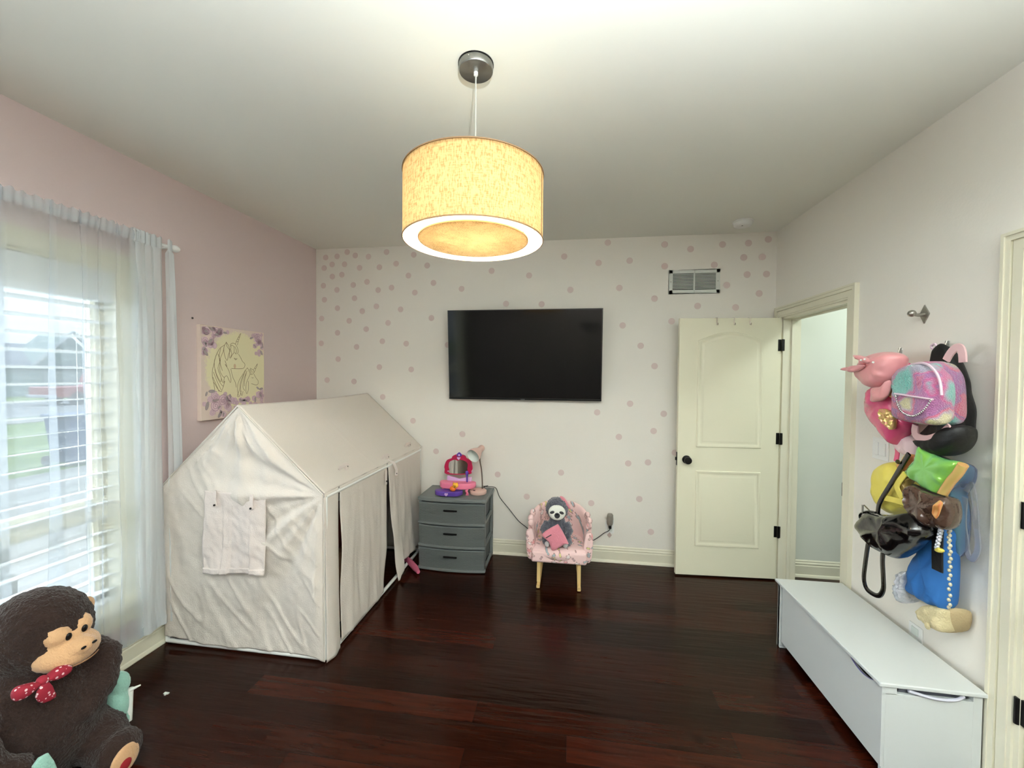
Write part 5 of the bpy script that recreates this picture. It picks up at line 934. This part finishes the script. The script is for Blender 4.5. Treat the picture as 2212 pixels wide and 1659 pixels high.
# lower cluster
fz=mat('pale_pink_fuzz',(232,206,210),.9,sheen=.4)
tag(hang('pinkpuff',fz,.07,.003,.10,nm='pink_pouch'),'pale pink soft pouch peeking out above the green clear pouch','pouch')
def irid(name,c1,c2,alpha=.85):
    m=mat(name,c1,.12,.25,coat=1,bump=(14,.5)); t,b,Nn,Ln=nodes(m); lw=Nn('ShaderNodeLayerWeight'); lw.inputs[0].default_value=.45; mx=Nn('ShaderNodeMix'); mx.data_type='RGBA'; mx.inputs[6].default_value=RGB(*c1); mx.inputs[7].default_value=RGB(*c2); Ln(lw.outputs['Facing'],mx.inputs[0]); Ln(mx.outputs[2],b.inputs['Base Color']); b.inputs['Alpha'].default_value=alpha; return m
grI=irid('green_iridescent_vinyl',(140,202,74),(130,214,150),.95); goI=irid('gold_iridescent_vinyl',(222,200,120),(240,150,100),.9); tlI=irid('teal_iridescent_vinyl',(96,150,170),(130,110,180),.75); orI=irid('orange_iridescent_vinyl',(226,130,84),(244,206,110),.95); clI=irid('clear_iridescent_vinyl',(206,214,214),(200,180,220),.45)
gp_=thing('iridescent_pouch',(XR,1.98,1.1),'shiny iridescent green clear vinyl pouch with a folded gold edge','pouch')
hang('green',grI,.17,.13,.195,parent=gp_,nm='flap',box=.3)
build('rolled_edge',G().tube(catmull(Wp(D['green_edge'],.175),3,False),[.016]*10,10),goI,gp_,smooth=True)
build('clasp',G().ball((XR-.197,1.99,1.222),(.004,.014,.010)),mat('dark_bronze',(70,66,34),.3,.7),gp_,smooth=True)
hang('orange',orI,.15,.12,.17,parent=gp_,nm='side_fold')
tb_=thing('translucent_bag',(XR,1.88,.9),'teal and purple translucent bag hanging flat on the wall behind the green pouch','bag')
hang('purple',tlI,.05,.004,.07,parent=tb_); hang('teal',irid('teal_green_vinyl',(84,176,160),(120,120,180),.85),.09,.06,.10,parent=tb_,nm='strap')
tag(build('clear_strap_bag',G().tube(catmull(Wp(D['loopw'],.03),4),0,10,flat=(.012,.003),up=(1,0,0)),clI,smooth=True),'clear vinyl strap loop hanging flat on the wall at the right end','strap')
ylM=mat('yellow_vinyl',(222,206,96),.45,bump=(18,.5)); yb_=thing('yellow_bag',(XR,2.2,.95),'soft yellow bag with a tinted clear window hanging left of the green pouch','bag')
hang('yellow',ylM,.09,.01,.165,parent=yb_,box=.35,wr=.008,wf=11); hang('yellow_win',mat('amber_window',(146,122,66),.2,coat=.4),.165,.14,.178,parent=yb_,nm='window_panel')
for n_ in('yellow_strap','yellow_strap2'): build('strap',G().tube(catmull(Wp(D[n_],.185),3,False),0,8,flat=(.013,.003),up=(1,0,0)),ylM,yb_,smooth=True)
tag(hang('white',mat('white_quilted',(222,218,220),.6,bump=(120,.4)),.17,.14,.19,nm='white_pouch'),'small white pouch hanging between the yellow bag and the black mini backpack','pouch')
brM=mat('bronze_glossy_vinyl',(82,60,50),.12,.3,coat=1,bump=(22,.9)); br_=thing('bronze_backpack',(XR,1.98,.9),'glossy bronze brown mini backpack below the green pouch','backpack')
hang('brown',brM,.19,.09,.235,parent=br_,box=.35,wr=.008,wf=11); build('zipper',G().tube(catmull(Wp([D['brown'][0],D['brown'][1],D['brown'][2],D['brown'][3],D['brown'][4],D['brown'][5]],.20),3,False),.004,6),blackM,br_,smooth=True)
build('pocket_zip',G().tube(Wp([(2.13,.985),(2.05,.955),(1.99,.93)],.234),.003,6),MATS['brushed_nickel'],br_); build('zip_pull',G().box(XR-.240,2.128,.945,XR-.236,2.138,.985),MATS['brushed_nickel'],br_,bevel=.001)
hang('orange2',orI,.236,.230,.241,parent=br_,nm='strap_end')
ptM=mat('black_patent',(8,8,9),.18,coat=.7,bump=(14,.4)); mb=thing('mini_backpack',(XR,2.2,.44),'small black patent mini backpack with long looped straps hanging lowest on the left','backpack')
hang('blackbag',ptM,.21,.09,.275,parent=mb,box=.4,wr=.008,wf=11)
build('strap',G().tube(catmull(Wp(D['bb_strap'],.19),4,False),0,10,flat=(.010,.004),up=(1,0,0)),ptM,mb,smooth=True)
build('grab_loop',G().tube(catmull(Wp(D['bb_loop'],.235),4,False),.0055,8),ptM,mb,smooth=True)
build('long_strap',G().tube(catmull(Wp(D['bb_long'],.235),4,False),0,10,flat=(.0105,.004),up=(1,0,0)),ptM,mb,smooth=True)
blM=mat('blue_nonwoven',(44,110,182),.7,bump=(12,.6)); bt=thing('blue_tote',(XR,2.0,.52),'blue fabric tote bag hanging below the bronze backpack','bag')
hang('tote',blM,.09,.01,.135,parent=bt,box=.3,wr=.008,wf=11)
build('strap',G().tube(catmull(Wp(D['totestrap'],.165),3,False),0,10,flat=(.024,.004),up=(1,0,0)),bkM,bt,smooth=True)
hang('tag',ylM,.175,.168,.18,parent=bt,nm='tag')
def beads(n_,d,m,lab,cat,nm,r=.006):
    P=[Vector(p) for p in catmull(Wp(D[n_],d),6,False)]; g=G()
    for i,p in enumerate(P): g.ball(p+Vector((0,.003*(-1)**i,0)),(r,r*.9,r*1.3),n=8,h=6)
    return tag(build(nm,g,m,smooth=True),lab,cat)
beads('rope',.145,mat('cream_braid',(206,200,176),.5,.2),'cream braided shoulder cord hanging over the right side of the blue tote','cord','braided_cord')
beads('cord2',.175,sqS,'short silver twisted cord above the blue tote','cord','twisted_cord',.007)
gl=thing('glitter_purse',(XR,2.08,.52),'silver glitter purse hanging left of the blue tote','purse'); hang('glitter',sqS,.09,.02,.14,parent=gl,wr=.005,wf=60); build('strap',G().tube(Wp(D['glit_strap'],.08),.003,6),MATS['brushed_nickel'],gl)
tag(hang('pinkplush',mat('pink_satin_pouch',(222,166,170),.45,bump=(30,.5)),.07,.003,.105,nm='satin_pouch'),'small pink satin pouch under the blue tote beside the straw bag','pouch')
stM=mat('woven_straw',(214,200,158),.8,bump=(150,.6)); st2=mat('tan_straw_side',(186,166,126),.8,bump=(150,.6)); sb=thing('straw_purse',(XR,1.92,.42),'round cream straw purse hanging at the bottom under the blue tote','purse')
hang('straw_side',st2,.05,.003,.085,parent=sb,nm='side_panel',box=.25); hang('straw',stM,.10,.03,.130,parent=sb,nm='front_panel',box=.3)
cyz=[sum(p[k] for p in D['straw'])/len(D['straw']) for k in(0,1)]
for i,(a,b_) in enumerate(((-.03,-.01),(.012,.015),(-.005,-.035),(.035,-.02))): build('flower',G().lathe([(0,.008),(.006,.006),(.013,.003),(.013,0),(0,0)],(XR-.128,cyz[0]+a,cyz[1]+b_),10,Matrix.Rotation(-PI/2,4,'Y')),stM,sb,smooth=True)
# ---------------------------------------------------------------- big monkey plush by the window
brown=mat('brown_plush',(44,27,21),.95,sheen=.12,bump=(110,1.0),var=(30,.35)); tan=mat('tan_plush',(206,164,122),.9,sheen=.35,bump=(150,.5))
mk=thing('monkey_plush',(-1.96,1.27,0),'large brown monkey plush with tan face sitting on the floor by the window','plush toy')
HC=Vector((-2.02,1.275,.585))
g=G()
g.ball(HC,(.165,.150,.160)).ball(HC+Vector((.05,0,-.05)),(.11,.12,.10))
g.ball((-2.01,1.255,.25),(.19,.20,.24)).ball((-2.01,1.26,.40),(.14,.16,.11))
g.tube([(-1.97,1.40,.44),(-1.90,1.41,.42),(-1.87,1.37,.33),(-1.86,1.31,.28)],[.055,.058,.058,.052]).ball((-1.855,1.30,.28),(.052,.052,.048))
g.tube([(-1.98,1.07,.42),(-1.90,1.02,.36),(-1.83,1.03,.28),(-1.80,1.10,.24)],[.062,.064,.058,.052])
g.tube([(-1.96,1.36,.12),(-1.86,1.37,.10),(-1.78,1.34,.075)],[.10,.088,.070]).ball((-1.755,1.345,.078),(.055,.085,.080))
g.tube([(-1.96,1.12,.13),(-1.80,1.04,.11),(-1.68,.98,.08)],[.10,.09,.07]).ball((-1.67,.975,.08),(.055,.075,.08))
blob('body',g,brown,mk,.012,.006,70,8)
Fd=Vector((1,.03,-.12)).normalized(); rm=Fd.to_track_quat('X','Z').to_matrix().to_4x4()
def at(f,s,u,c=HC): return c+rm.to_3x3()@Vector((f,s,u))
g=G().ball(at(.112,.036,.030),(.058,.045,.044),rm).ball(at(.112,-.036,.030),(.058,.045,.044),rm).ball(at(.12,0,.015),(.050,.055,.042),rm)
g.ball(at(.125,0,-.045),(.095,.100,.060),rm).ball(at(.185,0,-.015),(.045,.045,.030),rm)
fc=blob('face',g,tan,mk,.007,.0015,80,5)
for s in(-1,1):
    build('eye',G().ball(at(.168,s*.026,.030),(.007,.010,.014),rm),blackM,fc,smooth=True)
    build('nostril',G().ball(at(.226,s*.018,-.006),(.004,.009,.005),rm),blackM,fc,smooth=True)
build('mouth_seam',G().tube([at(.125+.094*math.cos(a),.096*math.sin(a),-.068) for a in [-.6+1.2*i/10 for i in range(11)]],.0025,6),mat('brown_seam',(150,112,82),.9),fc,smooth=True)
for s in(-1,1):
    e=build('ear',G().ball(at(-.005,s*.160,.005),(.020,.034,.040),rm),tan,mk,smooth=True)
    build('foot_pad',G().ball((-1.708,1.330,.072) if s>0 else (-1.618,.962,.08),(.012,.054,.054)),tan,mk,smooth=True)
build('foot_heart',G().ball((-1.698,1.325,.060),(.005,.022,.022)),mat('red_felt',(150,24,34),.9),mk,smooth=True)
dotr=mat('red_heart_print',(150,26,48),.8); t,b,Nn,Ln=nodes(dotr); q=Nn('ShaderNodeTexCoord'); v=Nn('ShaderNodeTexVoronoi'); v.inputs['Scale'].default_value=75; Ln(q.outputs['Object'],v.inputs['Vector']); lt=Nn('ShaderNodeMath'); lt.operation='LESS_THAN'; lt.inputs[1].default_value=.30; Ln(v.outputs['Distance'],lt.inputs[0]); mx=Nn('ShaderNodeMix'); mx.data_type='RGBA'; Ln(lt.outputs[0],mx.inputs[0]); mx.inputs[6].default_value=RGB(150,26,48); mx.inputs[7].default_value=RGB(232,196,200); Ln(mx.outputs[2],b.inputs['Base Color'])
build('bow_tie',G().puff([(1.155,.500),(1.105,.525),(1.085,.515),(1.088,.485),(1.12,.480)],'x',-1.825,-1.845,-1.805,3).puff([(1.165,.498),(1.21,.515),(1.24,.500),(1.238,.478),(1.20,.475)],'x',-1.825,-1.845,-1.805,3).ball((-1.825,1.16,.50),(.018,.016,.018)),dotr,mk,smooth=True)
build('bow_tail',G().puff([(1.150,.495),(1.135,.460),(1.155,.425),(1.190,.420),(1.185,.450),(1.172,.488)],'x',-1.815,-1.825,-1.805,2),dotr,mk,smooth=True)
tlF=mat('mint_fleece',(150,196,182),.95,sheen=.4,bump=(110,.5))
tp=thing('mint_plush',(-1.93,1.50,0),'mint green fleece plush slumped behind the monkey plush against the window wall','plush toy')
blob('body',G().ball((-1.96,1.495,.215),(.055,.045,.055)).ball((-1.955,1.485,.13),(.055,.045,.10)).ball((-1.97,1.48,.06),(.08,.05,.06)),tlF,tp,.008,.003,60)
build('white_lining',G().tube([(-1.925,1.525,.18),(-1.915,1.515,.11),(-1.91,1.505,.05)],[.012,.010,.012],8).tube([(-1.92,1.52,.175),(-1.895,1.545,.182)],[.008,.003],8),mat('off_white_fleece',(220,222,216),.9),tp,smooth=True)
tag(build('mint_ribbon',G().puff([(1.085,.275),(1.125,.285),(1.15,.20),(1.16,.165),(1.12,.150),(1.10,.20)],'x',-1.752,-1.77,-1.742,2),tlF,smooth=True),'mint and pink cloth piece lying on the monkey plush lap','cloth')
tag(build('lint_scrap',G().puff([(1.67,1.64),(1.70,1.65),(1.70,1.665),(1.66,1.66)],'z',.002,.0,.005,2),inn) if False else build('lint_scrap',G().box(-1.97,1.71,0.0,-1.945,1.722,.004).box(-1.958,1.703,0,-1.95,1.715,.005),inn,bevel=.001),'tiny pale scrap on the dark floor near the window baseboard','scrap')

# added uplighter behind the camera, washing the ceiling to fill the room with light
fl=thing('added_fill_lamp',(.35,-.80,0),'slim black uplighter floor lamp added unseen behind the viewer to fill the room','floor lamp')
build('base',G().lathe([(0,0),(.14,0),(.14,.02),(.02,.03),(0,.03)],(.35,-.80,0),32),blackM,fl,smooth=True)
build('pole',G().tube([(.35,-.80,.02),(.35,-.80,1.66)],.011,12),blackM,fl,smooth=True)
build('lamp_shade',G().lathe([(.02,1.66),(.12,1.70),(.20,1.80),(.197,1.80),(.117,1.705),(.02,1.665)],(.35,-.80,0),36,closed=True),blackM,fl,smooth=True)
tl=bpy.data.lights.new('added_fill_spot','SPOT'); tl.energy=FILL_P; tl.spot_size=math.radians(165); tl.spot_blend=.6; tl.shadow_soft_size=.03; tl.color=(.88,.96,1)
to=bpy.data.objects.new('added_fill_spot',tl); COL.objects.link(to); to.location=(.35,-.80,1.73); to.rotation_euler=(PI,0,0)
